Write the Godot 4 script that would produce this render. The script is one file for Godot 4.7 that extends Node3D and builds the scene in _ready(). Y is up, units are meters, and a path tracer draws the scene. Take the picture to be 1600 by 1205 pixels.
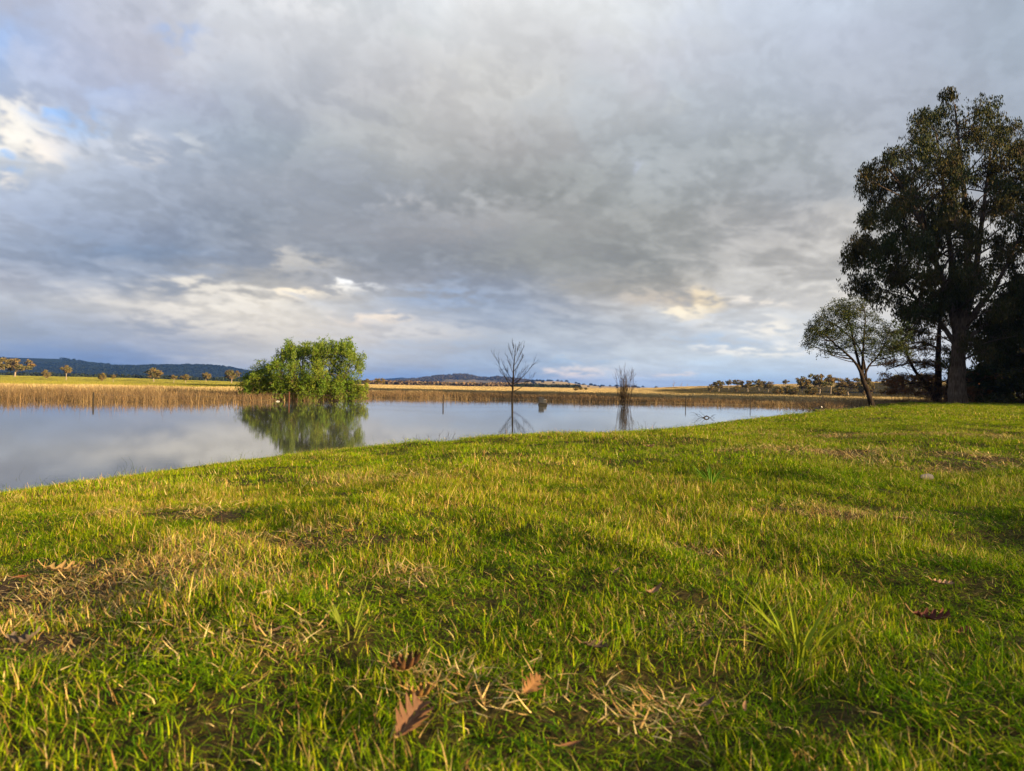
extends Node3D
# Flooded paddock lake at low sun, seen from a lawn close to the ground. y = 0 is the water level.

const EYE := Vector3(0, 1.0, 0)
const FOCAL := 1161.0          # in pixels of the 1600 x 1205 photograph
const ROLL := 0.0175
const PITCH := -0.0004
var cam_basis := Basis.from_euler(Vector3(PITCH, 0, ROLL))
var rng := RandomNumberGenerator.new()
var noise_a := FastNoiseLite.new()
var noise_b := FastNoiseLite.new()
var noise_c := FastNoiseLite.new()
var taken := {}


# ---------------------------------------------------------------- helpers
func ray(px: float, py: float) -> Vector3:
	return cam_basis * Vector3((px - 800.0) / FOCAL, -(py - 602.5) / FOCAL, -1.0)

func at_depth(px: float, py: float, d: float) -> Vector3:      # the point of that pixel d metres ahead
	var r := ray(px, py)
	return EYE + r * (d / -r.z)

func on_water(px: float, py: float) -> Vector3:                 # where that pixel's ray meets the water
	var r := ray(px, py)
	return EYE + r * (EYE.y / maxf(-r.y, 0.0005))

func on_ground(px: float, py: float, d0 := 0.4, d1 := 600.0) -> Vector3:   # where it meets the ground
	var r := ray(px, py)
	r /= -r.z
	var d := d0
	while d < d1:
		var p := EYE + r * d
		if p.y <= ground_y(p.x, p.z):
			break
		d *= 1.01
	var q := EYE + r * d
	q.y = ground_y(q.x, q.z)
	return q

func px_of(x: float, z: float) -> float:
	return 800.0 + FOCAL * x / maxf(-z, 0.1)

func lerp_table(t: Array, x: float) -> float:
	if x <= t[0][0]:
		return t[0][1]
	for i in range(1, t.size()):
		if x <= t[i][0]:
			var k: float = (x - t[i - 1][0]) / (t[i][0] - t[i - 1][0])
			return lerpf(t[i - 1][1], t[i][1], k)
	return t[t.size() - 1][1]

func numbered(called: String) -> String:
	var k: int = taken.get(called, 0)
	taken[called] = k + 1
	return called if k == 0 else "%s_%03d" % [called, k]

func tag(o: Node, label: String, category: String, group := "", kind := "") -> void:
	if label: o.set_meta("label", label)
	if category: o.set_meta("category", category)
	if group: o.set_meta("group", group)
	if kind: o.set_meta("kind", kind)

func thing(called: String, where: Vector3, label: String, category: String, group := "", kind := "") -> Node3D:
	var o := Node3D.new()
	o.name = numbered(called)
	add_child(o)
	o.position = where
	tag(o, label, category, group, kind)
	return o

func part(called: String, mesh: Mesh, m: Material, parent: Node) -> MeshInstance3D:
	var o := MeshInstance3D.new()
	o.name = called
	o.mesh = mesh
	o.material_override = m
	parent.add_child(o, true)
	return o

func mat(rough := 0.9, spec := 0.5, back := Color(0, 0, 0), vcol := true) -> StandardMaterial3D:
	var m := StandardMaterial3D.new()
	m.albedo_color = Color.WHITE
	m.vertex_color_use_as_albedo = vcol
	m.roughness = rough
	m.metallic_specular = spec
	if back.r + back.g + back.b > 0.0:
		m.backlight_enabled = true
		m.backlight = back
	return m

func lin(r: float, g: float, b: float) -> Color:
	return Color(r, g, b)

func tint(c: Color, k: float) -> Color:                         # one leaf or blade a little lighter, darker or warmer than the next
	var s := 1.0 + rng.randf_range(-k, k)
	var w := rng.randf_range(-k, k) * 0.35
	return Color(c.r * s * (1.0 + w), c.g * s, c.b * s * (1.0 - w))

func rand_dir() -> Vector3:
	var y := rng.randf_range(-1, 1)
	var a := rng.randf() * TAU
	var s := sqrt(1.0 - y * y)
	return Vector3(s * cos(a), y, s * sin(a))


class MB:                                                        # collects triangles for one mesh
	var v := PackedVector3Array()
	var n := PackedVector3Array()
	var c := PackedColorArray()
	var uv := PackedVector2Array()
	var i := PackedInt32Array()
	var smooth := false

	func tri(a: Vector3, b: Vector3, d: Vector3, col: Color) -> void:
		var k := v.size()
		v.append(a); v.append(b); v.append(d)
		c.append(col); c.append(col); c.append(col)
		i.append(k); i.append(k + 1); i.append(k + 2)

	func quad(a: Vector3, b: Vector3, d: Vector3, e: Vector3, col: Color) -> void:
		var k := v.size()
		v.append(a); v.append(b); v.append(d); v.append(e)
		c.append(col); c.append(col); c.append(col); c.append(col)
		i.append(k); i.append(k + 1); i.append(k + 2)
		i.append(k); i.append(k + 2); i.append(k + 3)

	func leaf(base: Vector3, along: Vector3, across: Vector3, col: Color) -> void:
		quad(base, base + along * 0.45 - across, base + along, base + along * 0.45 + across, col)

	func tube(p: Array, r: Array, sides: int, col: Color, bumps := 0.0) -> void:
		smooth = true
		var k0 := v.size()
		var side := Vector3.ZERO
		for j in p.size():
			var d: Vector3 = (p[mini(j + 1, p.size() - 1)] - p[maxi(j - 1, 0)]).normalized()
			if side == Vector3.ZERO:
				side = d.cross(Vector3(0.31, 0.17, 0.93)).normalized()
			side = (side - d * side.dot(d)).normalized()
			var up := d.cross(side)
			for s in sides:
				var a := TAU * s / sides
				var o := side * cos(a) + up * sin(a)
				var rr: float = r[j] * (1.0 + bumps * sin(a * 3.0 + j * 1.7) * 0.6 + bumps * sin(a * 7.0 + j * 0.6) * 0.5)
				v.append(p[j] + o * rr)
				n.append(o)
				c.append(col)
		for j in p.size() - 1:
			for s in sides:
				var a := k0 + j * sides + s
				var b := k0 + j * sides + (s + 1) % sides
				i.append(a); i.append(b + sides); i.append(b)
				i.append(a); i.append(a + sides); i.append(b + sides)

	func mesh() -> ArrayMesh:
		var m := ArrayMesh.new()
		var a := []
		a.resize(Mesh.ARRAY_MAX)
		a[Mesh.ARRAY_VERTEX] = v
		if smooth and n.size() == v.size():
			a[Mesh.ARRAY_NORMAL] = n
		if c.size() == v.size():
			a[Mesh.ARRAY_COLOR] = c
		if uv.size() == v.size():
			a[Mesh.ARRAY_TEX_UV] = uv
		a[Mesh.ARRAY_INDEX] = i
		m.add_surface_from_arrays(Mesh.PRIMITIVE_TRIANGLES, a)
		return m


class Copies:                                                    # transforms and tints of one MultiMesh
	var b: Array[Transform3D] = []
	var c := PackedColorArray()
	func put(t: Transform3D, col := Color.WHITE) -> void:
		b.append(t)
		c.append(col)

func scatter(called: String, mesh: Mesh, m: Material, copies: Copies, parent: Node) -> MultiMeshInstance3D:
	var mm := MultiMesh.new()
	mm.transform_format = MultiMesh.TRANSFORM_3D
	mm.use_colors = true
	mm.mesh = mesh
	mm.instance_count = copies.b.size()
	for k in copies.b.size():
		mm.set_instance_transform(k, copies.b[k])
		mm.set_instance_color(k, copies.c[k])
	var o := MultiMeshInstance3D.new()
	o.name = called
	o.multimesh = mm
	o.material_override = m
	parent.add_child(o, true)
	return o


# ---------------------------------------------------------------- sky: a rain front with broken cloud low in the east
const SKY_ROWS := [0.0, 75.0, 150.0, 225.0, 300.0, 350.0, 400.0, 440.0, 480.0, 520.0, 560.0, 605.0]
const SKY_GRID := [   # cloud colour by direction: rows fall from 27 degrees up to the skyline, nine columns sweep 70 degrees
	[0xb9c0d4, 0xc1c6d4, 0xe1e4e8, 0xdee2e6, 0xeef0f1, 0xdee2e6, 0xcdd6e4, 0xbec8d7, 0xa8b4c3],
	[0xa8bee4, 0xbcc0d0, 0xcdd0d7, 0xd4d6d9, 0xd7d8d9, 0xcdd0d7, 0xc0c8d5, 0xb6becd, 0xa5b0be],
	[0xb4c0d7, 0xb6bed4, 0xafb6c3, 0xc0c1c4, 0xc8c8c6, 0xbec4ca, 0xb2bac4, 0xafb6c2, 0xa8b2c0],
	[0xd4dae2, 0xb9c3d4, 0xa8b2be, 0xb4b7b8, 0xb2b2b2, 0xacb2b6, 0xacb2b6, 0xacb2ba, 0xa5afbc],
	[0xb6c2d6, 0xa8b2c3, 0xa5acb8, 0x9ea3aa, 0x9b9e9e, 0xa8acac, 0xacb0b4, 0xacb0b4, 0xa8aeb8],
	[0xacb6c8, 0x98a4b9, 0x98a0ac, 0xa0a3aa, 0xa8a8a8, 0xa2a4a2, 0xb2b2b2, 0xbebcb8, 0xb8b8b8],
	[0x9eaabe, 0x8c9cb4, 0x9ba2ae, 0x969ca5, 0x989ca0, 0x9ea09e, 0xbebcb8, 0xcdcac4, 0xc8c6c2],
	[0xb2b6c0, 0xa0a9b8, 0xbab8b4, 0xa5aab4, 0x969eac, 0xacaaa4, 0xcdcbc6, 0xd7d4cd, 0xd4d2cd],
	[0xbabfc7, 0xd0cecb, 0xe6dfd2, 0xbec2c8, 0xa0acbe, 0xb9b8b6, 0xdad8d4, 0xe1dcd4, 0xdcd8d2],
	[0xa8b3c4, 0xb4bac6, 0xe2dbd0, 0xcdcbca, 0xb6bec8, 0xc6ccd2, 0xcdd4da, 0xd7d7d7, 0xd7d7d7],
	[0x8c9ebc, 0x8a9cba, 0xc3c3c3, 0xbec3ca, 0xafbed0, 0xc8d0d6, 0xcdd8e0, 0xd2d7dc, 0xd2d7dc],
	[0x8498b8, 0x8498b8, 0xa5b2c3, 0x9bb2d0, 0xb4c6d7, 0xcdd6de, 0xb9d0e4, 0xc3d4e4, 0xc3d4e4],
]
const SKY_SPOTS := [   # single clouds and gaps: place, half width, half height, colour, strength
	[20, 190, 62, 36, 0xfff8ec, 1.0], [66, 232, 46, 22, 0xfdf4ea, 0.9], [0, 212, 60, 26, 0xfffaf0, 0.8], [105, 180, 46, 14, 0x9cc6fa, 1.0], [128, 208, 28, 16, 0xa8ccf8, 0.9],
	[8, 244, 22, 9, 0xa0c8f8, 0.8], [12, 284, 26, 12, 0xf2ece4, 0.9], [10, 258, 20, 8, 0x98c4f8, 0.6], [215, 238, 34, 20, 0xe6e4e4, 0.7], [180, 150, 50, 22, 0xacbcdc, 0.5],
	[290, 58, 42, 24, 0xa6bade, 0.7], [0, 70, 34, 30, 0xa0c0f0, 0.5], [300, 235, 20, 12, 0xd2d6da, 0.5], [120, 170, 90, 30, 0xb4c4e0, 0.4],
	[480, 456, 42, 11, 0xfdeed4, 0.95], [535, 452, 30, 9, 0xfffaf0, 0.85], [566, 447, 22, 7, 0xffffff, 0.8], [470, 412, 60, 12, 0xd2cdc4, 0.6], [415, 470, 40, 10, 0xf4ead8, 0.7],
	[330, 455, 80, 8, 0xeee6d8, 0.6], [690, 468, 80, 14, 0x9fb2ce, 0.7], [610, 499, 46, 8, 0xf6e6d2, 0.8], [560, 505, 40, 8, 0xf2e2d0, 0.6], [700, 442, 50, 8, 0x96a4b8, 0.5],
	[1090, 478, 32, 20, 0xffecc8, 0.95], [1085, 495, 24, 12, 0xfff2d8, 0.8], [1040, 470, 50, 16, 0xcfc2b0, 0.6], [1180, 476, 46, 6, 0xfcf2e4, 0.85], [1215, 516, 42, 16, 0xf6f0e4, 0.85],
	[1195, 552, 70, 7, 0xfaf6ea, 0.85], [1130, 548, 40, 5, 0xf4f0e8, 0.6], [905, 583, 60, 9, 0xfae8d8, 0.8], [1060, 588, 46, 4, 0xf6e6d6, 0.7], [1140, 536, 90, 8, 0xb4c8de, 0.6],
	[900, 565, 90, 5, 0xa8bed4, 0.6], [880, 380, 70, 50, 0x989a98, 0.5], [950, 455, 60, 14, 0x9c9a94, 0.6], [640, 395, 90, 14, 0x949aa2, 0.5], [760, 320, 60, 20, 0xb4b6b8, 0.5],
	[640, 318, 60, 14, 0xb6b6b8, 0.5], [820, 130, 60, 24, 0xd8d8d6, 0.4], [1040, 160, 34, 18, 0xc6cacb, 0.6], [1000, 258, 20, 12, 0xb8bfcc, 0.6], [720, 240, 30, 12, 0xa6a8a8, 0.5],
	[660, 60, 50, 16, 0xccd1d2, 0.5], [480, 25, 60, 18, 0xeeeef0, 0.5], [400, 480, 30, 40, 0xe8e0d2, 0.4], [250, 400, 120, 14, 0x8294ae, 0.5], [300, 432, 110, 10, 0x8e9cb2, 0.5],
	[600, 372, 210, 36, 0x8d929a, 0.55], [440, 322, 150, 34, 0x9199a6, 0.5], [860, 405, 130, 38, 0x8e908e, 0.5], [520, 285, 160, 26, 0x989ea8, 0.4],
	[1290, 470, 60, 20, 0xf0eadf, 0.6], [1260, 545, 60, 12, 0xf2efe8, 0.6], [1130, 510, 50, 10, 0xe8e6e2, 0.5], [350, 494, 150, 34, 0xf0e9dd, 0.75], [640, 520, 120, 18, 0xe4dfd8, 0.5], [150, 225, 60, 22, 0xd4dae6, 0.5],
	[420, 352, 60, 16, 0x949ca8, 0.4], [560, 245, 60, 16, 0x9ea4ae, 0.5], [860, 330, 80, 30, 0xa6a8a8, 0.3], [500, 330, 50, 14, 0xa8acb2, 0.4],
]
var sky_lin: Array = []          # the grid as linear colours
var spot_lin: Array = []

func hex_linear(h: int) -> Vector3:
	var c := Color8((h >> 16) & 255, (h >> 8) & 255, h & 255).srgb_to_linear()
	return Vector3(c.r, c.g, c.b)

func cubic(a: Vector3, b: Vector3, c: Vector3, d: Vector3, t: float) -> Vector3:
	return b + 0.5 * t * (c - a + t * (2.0 * a - 5.0 * b + 4.0 * c - d + t * (3.0 * (b - c) + d - a)))

func sky_base(px: float, py: float) -> Vector3:
	var fx := clampf(px / 200.0, 0.0, 7.9999)
	var r := 0
	while r < SKY_ROWS.size() - 2 and py > SKY_ROWS[r + 1]:
		r += 1
	var fy := clampf((py - SKY_ROWS[r]) / (SKY_ROWS[r + 1] - SKY_ROWS[r]), 0.0, 1.0)
	fy = lerpf(fy, fy * fy * (3.0 - 2.0 * fy), 0.5)
	var cx := int(fx)
	var t := fx - cx
	var x0 := maxi(cx - 1, 0)
	var x3 := mini(cx + 2, 8)
	var A: Array = sky_lin[r]
	var B: Array = sky_lin[r + 1]
	var top := cubic(A[x0], A[cx], A[cx + 1], A[x3], t)
	var low := cubic(B[x0], B[cx], B[cx + 1], B[x3], t)
	return top.lerp(low, fy)

func sky_at(az: float, el: float) -> Vector3:
	# outside the photograph's view the same cloud pattern goes on: it runs back and forth round the horizon and up to the zenith
	var fold := deg_to_rad(45.0)
	var a := pingpong(az + fold, 2.0 * fold) - fold
	var X := tan(a) * FOCAL
	var Y := -tan(minf(el, 1.45)) * FOCAL / cos(a)
	var px := 800.0 + X - Y * ROLL
	var py := 602.5 + X * ROLL + Y
	if py < 0.0:
		py = pingpong(-py, 240.0)
	# cloud-plane coordinates make the detail shrink and flatten towards the skyline
	var v := 0.72 * log(el + 0.10) + 0.15 * sin(az)           # the cloud bands slope down to the south
	var qx := sin(az)
	var qz := -cos(az)
	var low := clampf(py / 600.0, 0.0, 1.0)
	var w1 := noise_a.get_noise_3d(qx * 75.0, v * 75.0, qz * 75.0)
	var w2 := noise_a.get_noise_3d(qx * 75.0 + 500.0, v * 75.0, qz * 75.0)
	var d1 := noise_b.get_noise_3d(qx * 190.0 + w1 * 12.0, v * 190.0 + w2 * 14.0, qz * 190.0)
	var d2 := noise_b.get_noise_3d(qx * 600.0 + w2 * 14.0, v * 520.0 - w1 * 14.0, qz * 600.0)
	var puff := absf(noise_b.get_noise_3d(qx * 260.0 + w2 * 20.0, v * 260.0 + w1 * 20.0, qz * 260.0 + 90.0))
	var sx := px + w1 * 70.0 + d1 * 60.0 + d2 * 14.0
	var sy := py + w2 * lerpf(55.0, 14.0, low) + d1 * lerpf(45.0, 9.0, low) + d2 * lerpf(16.0, 3.5, low)
	sy = clampf(sy, 0.0, 605.0)
	var col := sky_base(sx, sy)
	sx = px + w1 * 26.0 + d1 * 46.0 + d2 * 22.0
	sy = py + w2 * lerpf(18.0, 6.0, low) + d1 * lerpf(34.0, 11.0, low) + d2 * lerpf(18.0, 7.0, low)
	for s in spot_lin:
		var ex: float = (sx - s[0]) / s[2]
		if ex > 2.0 or ex < -2.0:
			continue
		var ey: float = (sy - s[1]) / s[3]
		var e := ex * ex + ey * ey
		if e < 4.0:
			var g: float = s[5] * exp(-e * e * 0.55 - e * 0.35) * clampf(0.85 + 1.6 * d1 + 1.5 * d2, 0.0, 1.1)
			col = col.lerp(s[4], g)
	var shade := 1.0 + (d1 * 0.10 + d2 * 0.12 + (smoothstep(-0.16, 0.2, d1 + d2 * 0.35) - 0.5) * 0.10 + (puff - 0.2) * 0.14) * lerpf(0.55, 1.0, smoothstep(0.05, 0.6, low)) * lerpf(1.0, 0.5, smoothstep(0.7, 0.85, low)) + w1 * 0.14
	return col * shade

func fill_sky(w: int, h: int, x0: int, x1: int, y0: int, y1: int) -> Image:
	var data := PackedFloat32Array()
	data.resize((x1 - x0) * (y1 - y0) * 3)
	var o := 0
	for y in range(y0, y1):
		var el := PI * 0.5 - (y + 0.5) / h * PI
		for x in range(x0, x1):
			var c := sky_at(wrapf((x + 0.5) / w * TAU, -PI, PI), maxf(el, 0.0))
			data[o] = c.x
			data[o + 1] = c.y
			data[o + 2] = c.z
			o += 3
	return Image.create_from_data(x1 - x0, y1 - y0, false, Image.FORMAT_RGBF, data.to_byte_array())

func make_sky() -> Sky:
	for row in SKY_GRID:
		sky_lin.append(row.map(func(h): return hex_linear(h)))
	for s in SKY_SPOTS:
		spot_lin.append([float(s[0]), float(s[1]), float(s[2]), float(s[3]), hex_linear(s[4]), float(s[5])])
	noise_a.seed = 11
	noise_a.noise_type = FastNoiseLite.TYPE_SIMPLEX_SMOOTH
	noise_a.frequency = 0.05
	noise_a.fractal_octaves = 3
	noise_b.seed = 23
	noise_b.noise_type = FastNoiseLite.TYPE_SIMPLEX_SMOOTH
	noise_b.frequency = 0.06
	noise_b.fractal_octaves = 4
	var W := 4096
	var H := 2048
	var img := fill_sky(W / 4, H / 4, 0, W / 4, 0, H / 4)      # the whole sky, coarse; then the part ahead in full detail
	img.resize(W, H, Image.INTERPOLATE_BILINEAR)
	var half := int(W * 43.0 / 360.0)
	var y0 := int(H * (0.5 - 36.0 / 180.0))
	var y1 := int(H * 0.502)
	var fine := fill_sky(W, H, -half, half, y0, y1)            # column 0 looks along -z
	img.blit_rect(fine, Rect2i(half, 0, half, y1 - y0), Vector2i(0, y0))
	img.blit_rect(fine, Rect2i(0, 0, half, y1 - y0), Vector2i(W - half, y0))
	var pm := PanoramaSkyMaterial.new()
	pm.panorama = ImageTexture.create_from_image(img)
	var sky := Sky.new()
	sky.sky_material = pm
	return sky


# ---------------------------------------------------------------- ground
var shore: Array = []            # near shore line, world x and z
const SHORE_PX := [[0, 772], [200, 745], [450, 712], [620, 697], [800, 690], [950, 684], [1050, 672], [1150, 658], [1250, 648], [1300, 644], [1365, 640], [1415, 637.5]]
const REED_FRONT := [[-180, 627], [0, 628], [145, 630], [250, 630], [370, 630], [450, 628], [560, 624], [600, 622.5], [700, 624], [800, 626], [900, 628], [1000, 631], [1100, 633], [1200, 636], [1290, 637.5]]
const CREST := [[-300, 5.0], [0, 1.4], [200, 1.1], [370, 0.15], [560, -0.1], [700, -0.2], [900, -0.1], [1000, 0.2], [1060, 1.7], [1150, 3.1], [1250, 4.6], [1400, 7.2], [1800, 10.0]]
var reed_px: Array = []          # [px, distance of the reed front]

func smin(a: float, b: float, k: float) -> float:
	var h := clampf(0.5 + 0.5 * (b - a) / k, 0.0, 1.0)
	return lerpf(b, a, h) - k * h * (1.0 - h)

func shore_dist(x: float, z: float) -> float:                   # > 0 on the lawn, < 0 over the water
	var best := 1e9
	var sgn := 1.0
	for k in shore.size() - 1:
		var a: Vector2 = shore[k]
		var b: Vector2 = shore[k + 1]
		var ab := b - a
		var ap := Vector2(x, z) - a
		var t := clampf(ap.dot(ab) / ab.length_squared(), 0.0, 1.0)
		var d := (ap - ab * t).length_squared()
		if d < best:
			best = d
			sgn = 1.0 if ab.cross(ap) > 0.0 else -1.0
	return sgn * sqrt(best)

func lawn_y(x: float, z: float) -> float:
	var s := shore_dist(x, z)
	var plane := 0.56 - 0.0098 * maxf(-z, 0.0) + 0.004 * maxf(x, 0.0)
	plane = maxf(plane, 0.05)
	var y := smin(plane, s * 0.105 + 0.01, 0.16) if s > -6.0 else -0.7
	y = maxf(y, -0.75)
	if s > -1.0:
		var k := clampf(s * 0.5, 0.15, 1.0)
		y += k * (noise_c.get_noise_2d(x * 1.0, z * 1.0) * 0.062 + noise_c.get_noise_2d(x * 3.4 + 50.0, z * 3.4) * 0.026 + noise_c.get_noise_2d(x * 8.0, z * 8.0 + 70.0) * 0.014)
	return y

func field_y(x: float, z: float) -> float:
	var d := -z
	var front := lerp_table(reed_px, px_of(x, z))
	if d < front - 3.0:
		return -0.7
	var bank := smoothstep(front - 3.0, front + 3.5, d) * 0.72 - 0.7 + smoothstep(front + 5.0, front + 45.0, d) * 0.2
	var px := px_of(x, z)
	var y := bank
	var crest := lerp_table(CREST, px)
	y -= smoothstep(95.0, 170.0, d) * 0.72
	y += (crest + 0.5) * smoothstep(230.0, 440.0, d)
	y -= smoothstep(460.0, 700.0, d) * (crest + 5.0)
	y += smoothstep(60.0, 130.0, d) * noise_c.get_noise_2d(x * 0.06, z * 0.06) * 0.22
	return y

func ground_y(x: float, z: float) -> float:
	if on_near_side(x, z):
		return lawn_y(x, z)
	return field_y(x, z)

func on_near_side(x: float, z: float) -> bool:
	if z > -24.0:
		return true
	if x < 12.0:
		return false
	return z > -70.0

func axis(from: float, to: float, fine: float, grow: float, mid: float) -> PackedFloat32Array:   # grid lines, dense near mid
	var a := PackedFloat32Array()
	var p := mid
	var s := fine
	while p < to:
		a.append(p)
		p += s
		s *= grow
	a.append(to)
	p = mid - fine
	s = fine
	while p > from:
		a.insert(0, p)
		s *= grow
		p -= s
	a.insert(0, from)
	return a

func sheet(xs: PackedFloat32Array, zs: PackedFloat32Array, height: Callable, colour: Callable) -> ArrayMesh:
	var b := MB.new()
	b.smooth = true
	var w := xs.size()
	for z in zs:
		for x in xs:
			var y: float = height.call(x, z)
			b.v.append(Vector3(x, y, z))
			b.c.append(colour.call(x, z))
			b.uv.append(Vector2(x, z))
	b.n.resize(b.v.size())
	for r in zs.size():
		for q in w:
			var l := b.v[r * w + maxi(q - 1, 0)]
			var rr := b.v[r * w + mini(q + 1, w - 1)]
			var u := b.v[maxi(r - 1, 0) * w + q]
			var d := b.v[mini(r + 1, zs.size() - 1) * w + q]
			b.n[r * w + q] = (d - u).cross(rr - l).normalized()
	for r in zs.size() - 1:
		for q in w - 1:
			var a := r * w + q
			b.i.append(a); b.i.append(a + 1); b.i.append(a + w + 1)
			b.i.append(a); b.i.append(a + w + 1); b.i.append(a + w)
	return b.mesh()

# bare and dry places in the lawn: place, half width, half depth
const BARE_PX := [[60, 930, 0.46, 0.34], [200, 915, 0.38, 0.2], [30, 1010, 0.13, 0.10], [440, 855, 0.26, 0.16], [265, 802, 0.30, 0.10], [590, 752, 0.3, 0.1], [1190, 703, 0.8, 0.22], [1330, 712, 0.9, 0.16], [1450, 722, 0.8, 0.14], [1560, 735, 0.6, 0.12], [730, 1075, 0.07, 0.04], [1090, 985, 0.07, 0.05], [1040, 860, 0.16, 0.05], [1000, 1110, 0.05, 0.03], [1540, 682, 1.2, 0.3], [1330, 683, 1.2, 0.2], [650, 905, 0.08, 0.06], [1330, 805, 0.3, 0.12], [340, 1000, 0.1, 0.05]]
var bare: Array = []

func bareness(x: float, z: float) -> float:
	var best := 0.0
	for s in bare:
		var dx: float = (x - s[0]) / s[2]
		var dz: float = (z - s[1]) / s[3]
		var e := dx * dx + dz * dz
		if e < 2.6:
			best = maxf(best, 1.0 - smoothstep(0.25, 1.9, e + noise_c.get_noise_2d(x * 16.0, z * 16.0) * 1.1))
	return best

func prepare_ground() -> void:
	noise_c.seed = 5
	noise_c.noise_type = FastNoiseLite.TYPE_SIMPLEX_SMOOTH
	noise_c.frequency = 0.42
	noise_c.fractal_octaves = 2
	shore.append(Vector2(-9.0, 30.0))
	shore.append(Vector2(-8.6, 0.0))
	for p in SHORE_PX:
		var q := on_water(p[0], p[1])
		shore.append(Vector2(q.x, q.z))
	shore.append(Vector2(26.0, -54.0))
	shore.append(Vector2(34.0, -64.0))
	shore.append(Vector2(90.0, -100.0))
	for p in REED_FRONT:
		reed_px.append([float(p[0]), -on_water(p[0], p[1]).z])
	reed_px.append([1450.0, 62.0])
	reed_px.append([1700.0, 72.0])
	for s in BARE_PX:
		var q := on_ground(s[0], s[1])
		bare.append([q.x, q.z, float(s[2]), float(s[3])])

func soil_material() -> StandardMaterial3D:
	var m := mat(0.95, 0.2)
	var n := FastNoiseLite.new()
	n.seed = 71
	n.frequency = 0.03
	n.fractal_octaves = 5
	var t := NoiseTexture2D.new()
	t.width = 512
	t.height = 512
	t.seamless = true
	t.noise = n
	var g := Gradient.new()
	g.set_color(0, Color(0.45, 0.42, 0.38))
	g.set_color(1, Color(1, 1, 1))
	t.color_ramp = g
	m.albedo_texture = t
	m.uv1_triplanar = true
	m.uv1_world_triplanar = true
	m.uv1_scale = Vector3(1.7, 1.7, 1.7)
	var t2 := NoiseTexture2D.new()
	t2.width = 512
	t2.height = 512
	t2.seamless = true
	t2.as_normal_map = true
	t2.bump_strength = 6.0
	t2.noise = n
	m.normal_enabled = true
	m.normal_texture = t2
	return m

func build_ground() -> void:
	var soil := soil_material()
	var lawn := part(numbered("lawn"), sheet(axis(-12.0, 95.0, 0.09, 1.022, 0.0), axis(-105.0, 8.0, 0.09, 1.022, -1.0), lawn_y, func(x, z): return lin(0.11, 0.075, 0.045) if bareness(x, z) > 0.4 else lin(0.085, 0.07, 0.02)), soil, self)
	lawn.set_meta("kind", "structure")
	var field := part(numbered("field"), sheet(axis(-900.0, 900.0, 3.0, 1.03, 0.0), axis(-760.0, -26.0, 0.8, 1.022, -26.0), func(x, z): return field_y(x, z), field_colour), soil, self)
	field.set_meta("kind", "structure")
	# the land far out, down to the skyline
	var plain := part(numbered("ground"), sheet(axis(-9000.0, 9000.0, 250.0, 1.05, 0.0), axis(-9000.0, 40.0, 120.0, 1.06, -700.0), func(_x, z): return -8.0, func(_x, _z): return lin(0.16, 0.13, 0.06)), soil, self)
	plain.set_meta("kind", "structure")

func field_colour(x: float, z: float) -> Color:
	var px := px_of(x, z)
	var d := -z
	var gold := lin(0.44, 0.34, 0.16)
	var green := lin(0.15, 0.17, 0.035)
	var olive := lin(0.065, 0.06, 0.024)  # hill slope in shade: the shade is painted into this grass colour
	var nn := noise_c.get_noise_2d(x * 0.05, z * 0.05) * 0.5
	var k := 1.0 - smoothstep(380.0, 560.0, px + nn * 160.0)
	k *= smoothstep(60.0, 72.0, d + nn * 14.0)
	var c := gold.lerp(green, k)
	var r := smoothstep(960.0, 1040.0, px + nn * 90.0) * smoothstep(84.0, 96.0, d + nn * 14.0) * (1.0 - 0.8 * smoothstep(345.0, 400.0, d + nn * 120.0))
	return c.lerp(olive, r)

func build_water() -> void:
	var b := MB.new()
	b.smooth = true
	var corners := [Vector3(-260, 0, 40), Vector3(160, 0, 40), Vector3(160, 0, -140), Vector3(-260, 0, -140)]
	for p in corners:
		b.v.append(p)
		b.n.append(Vector3.UP)
		b.c.append(Color.WHITE)
		b.uv.append(Vector2(p.x, p.z))
	b.i = PackedInt32Array([0, 3, 2, 0, 2, 1])
	var m := mat(0.03, 0.5, Color(0, 0, 0), false)
	m.albedo_color = Color(0.075, 0.075, 0.06).linear_to_srgb()
	var n := FastNoiseLite.new()
	n.seed = 3
	n.frequency = 0.012
	n.fractal_octaves = 4
	n.fractal_gain = 0.55
	var t := NoiseTexture2D.new()
	t.width = 1024
	t.height = 1024
	t.seamless = true
	t.as_normal_map = true
	t.bump_strength = 3.0
	t.noise = n
	m.normal_enabled = true
	m.normal_texture = t
	m.normal_scale = 0.03
	m.uv1_scale = Vector3(0.22, 0.85, 1)
	var o := part(numbered("water"), b.mesh(), m, self)
	o.set_meta("kind", "structure")


# ---------------------------------------------------------------- grass
const GREENS := [Color(0.122, 0.200, 0.005), Color(0.074, 0.142, 0.005), Color(0.200, 0.232, 0.009), Color(0.034, 0.080, 0.006), Color(0.148, 0.218, 0.006)]
const STRAWS := [Color(0.38, 0.27, 0.10), Color(0.28, 0.18, 0.065), Color(0.44, 0.34, 0.15), Color(0.17, 0.10, 0.04)]

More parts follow.
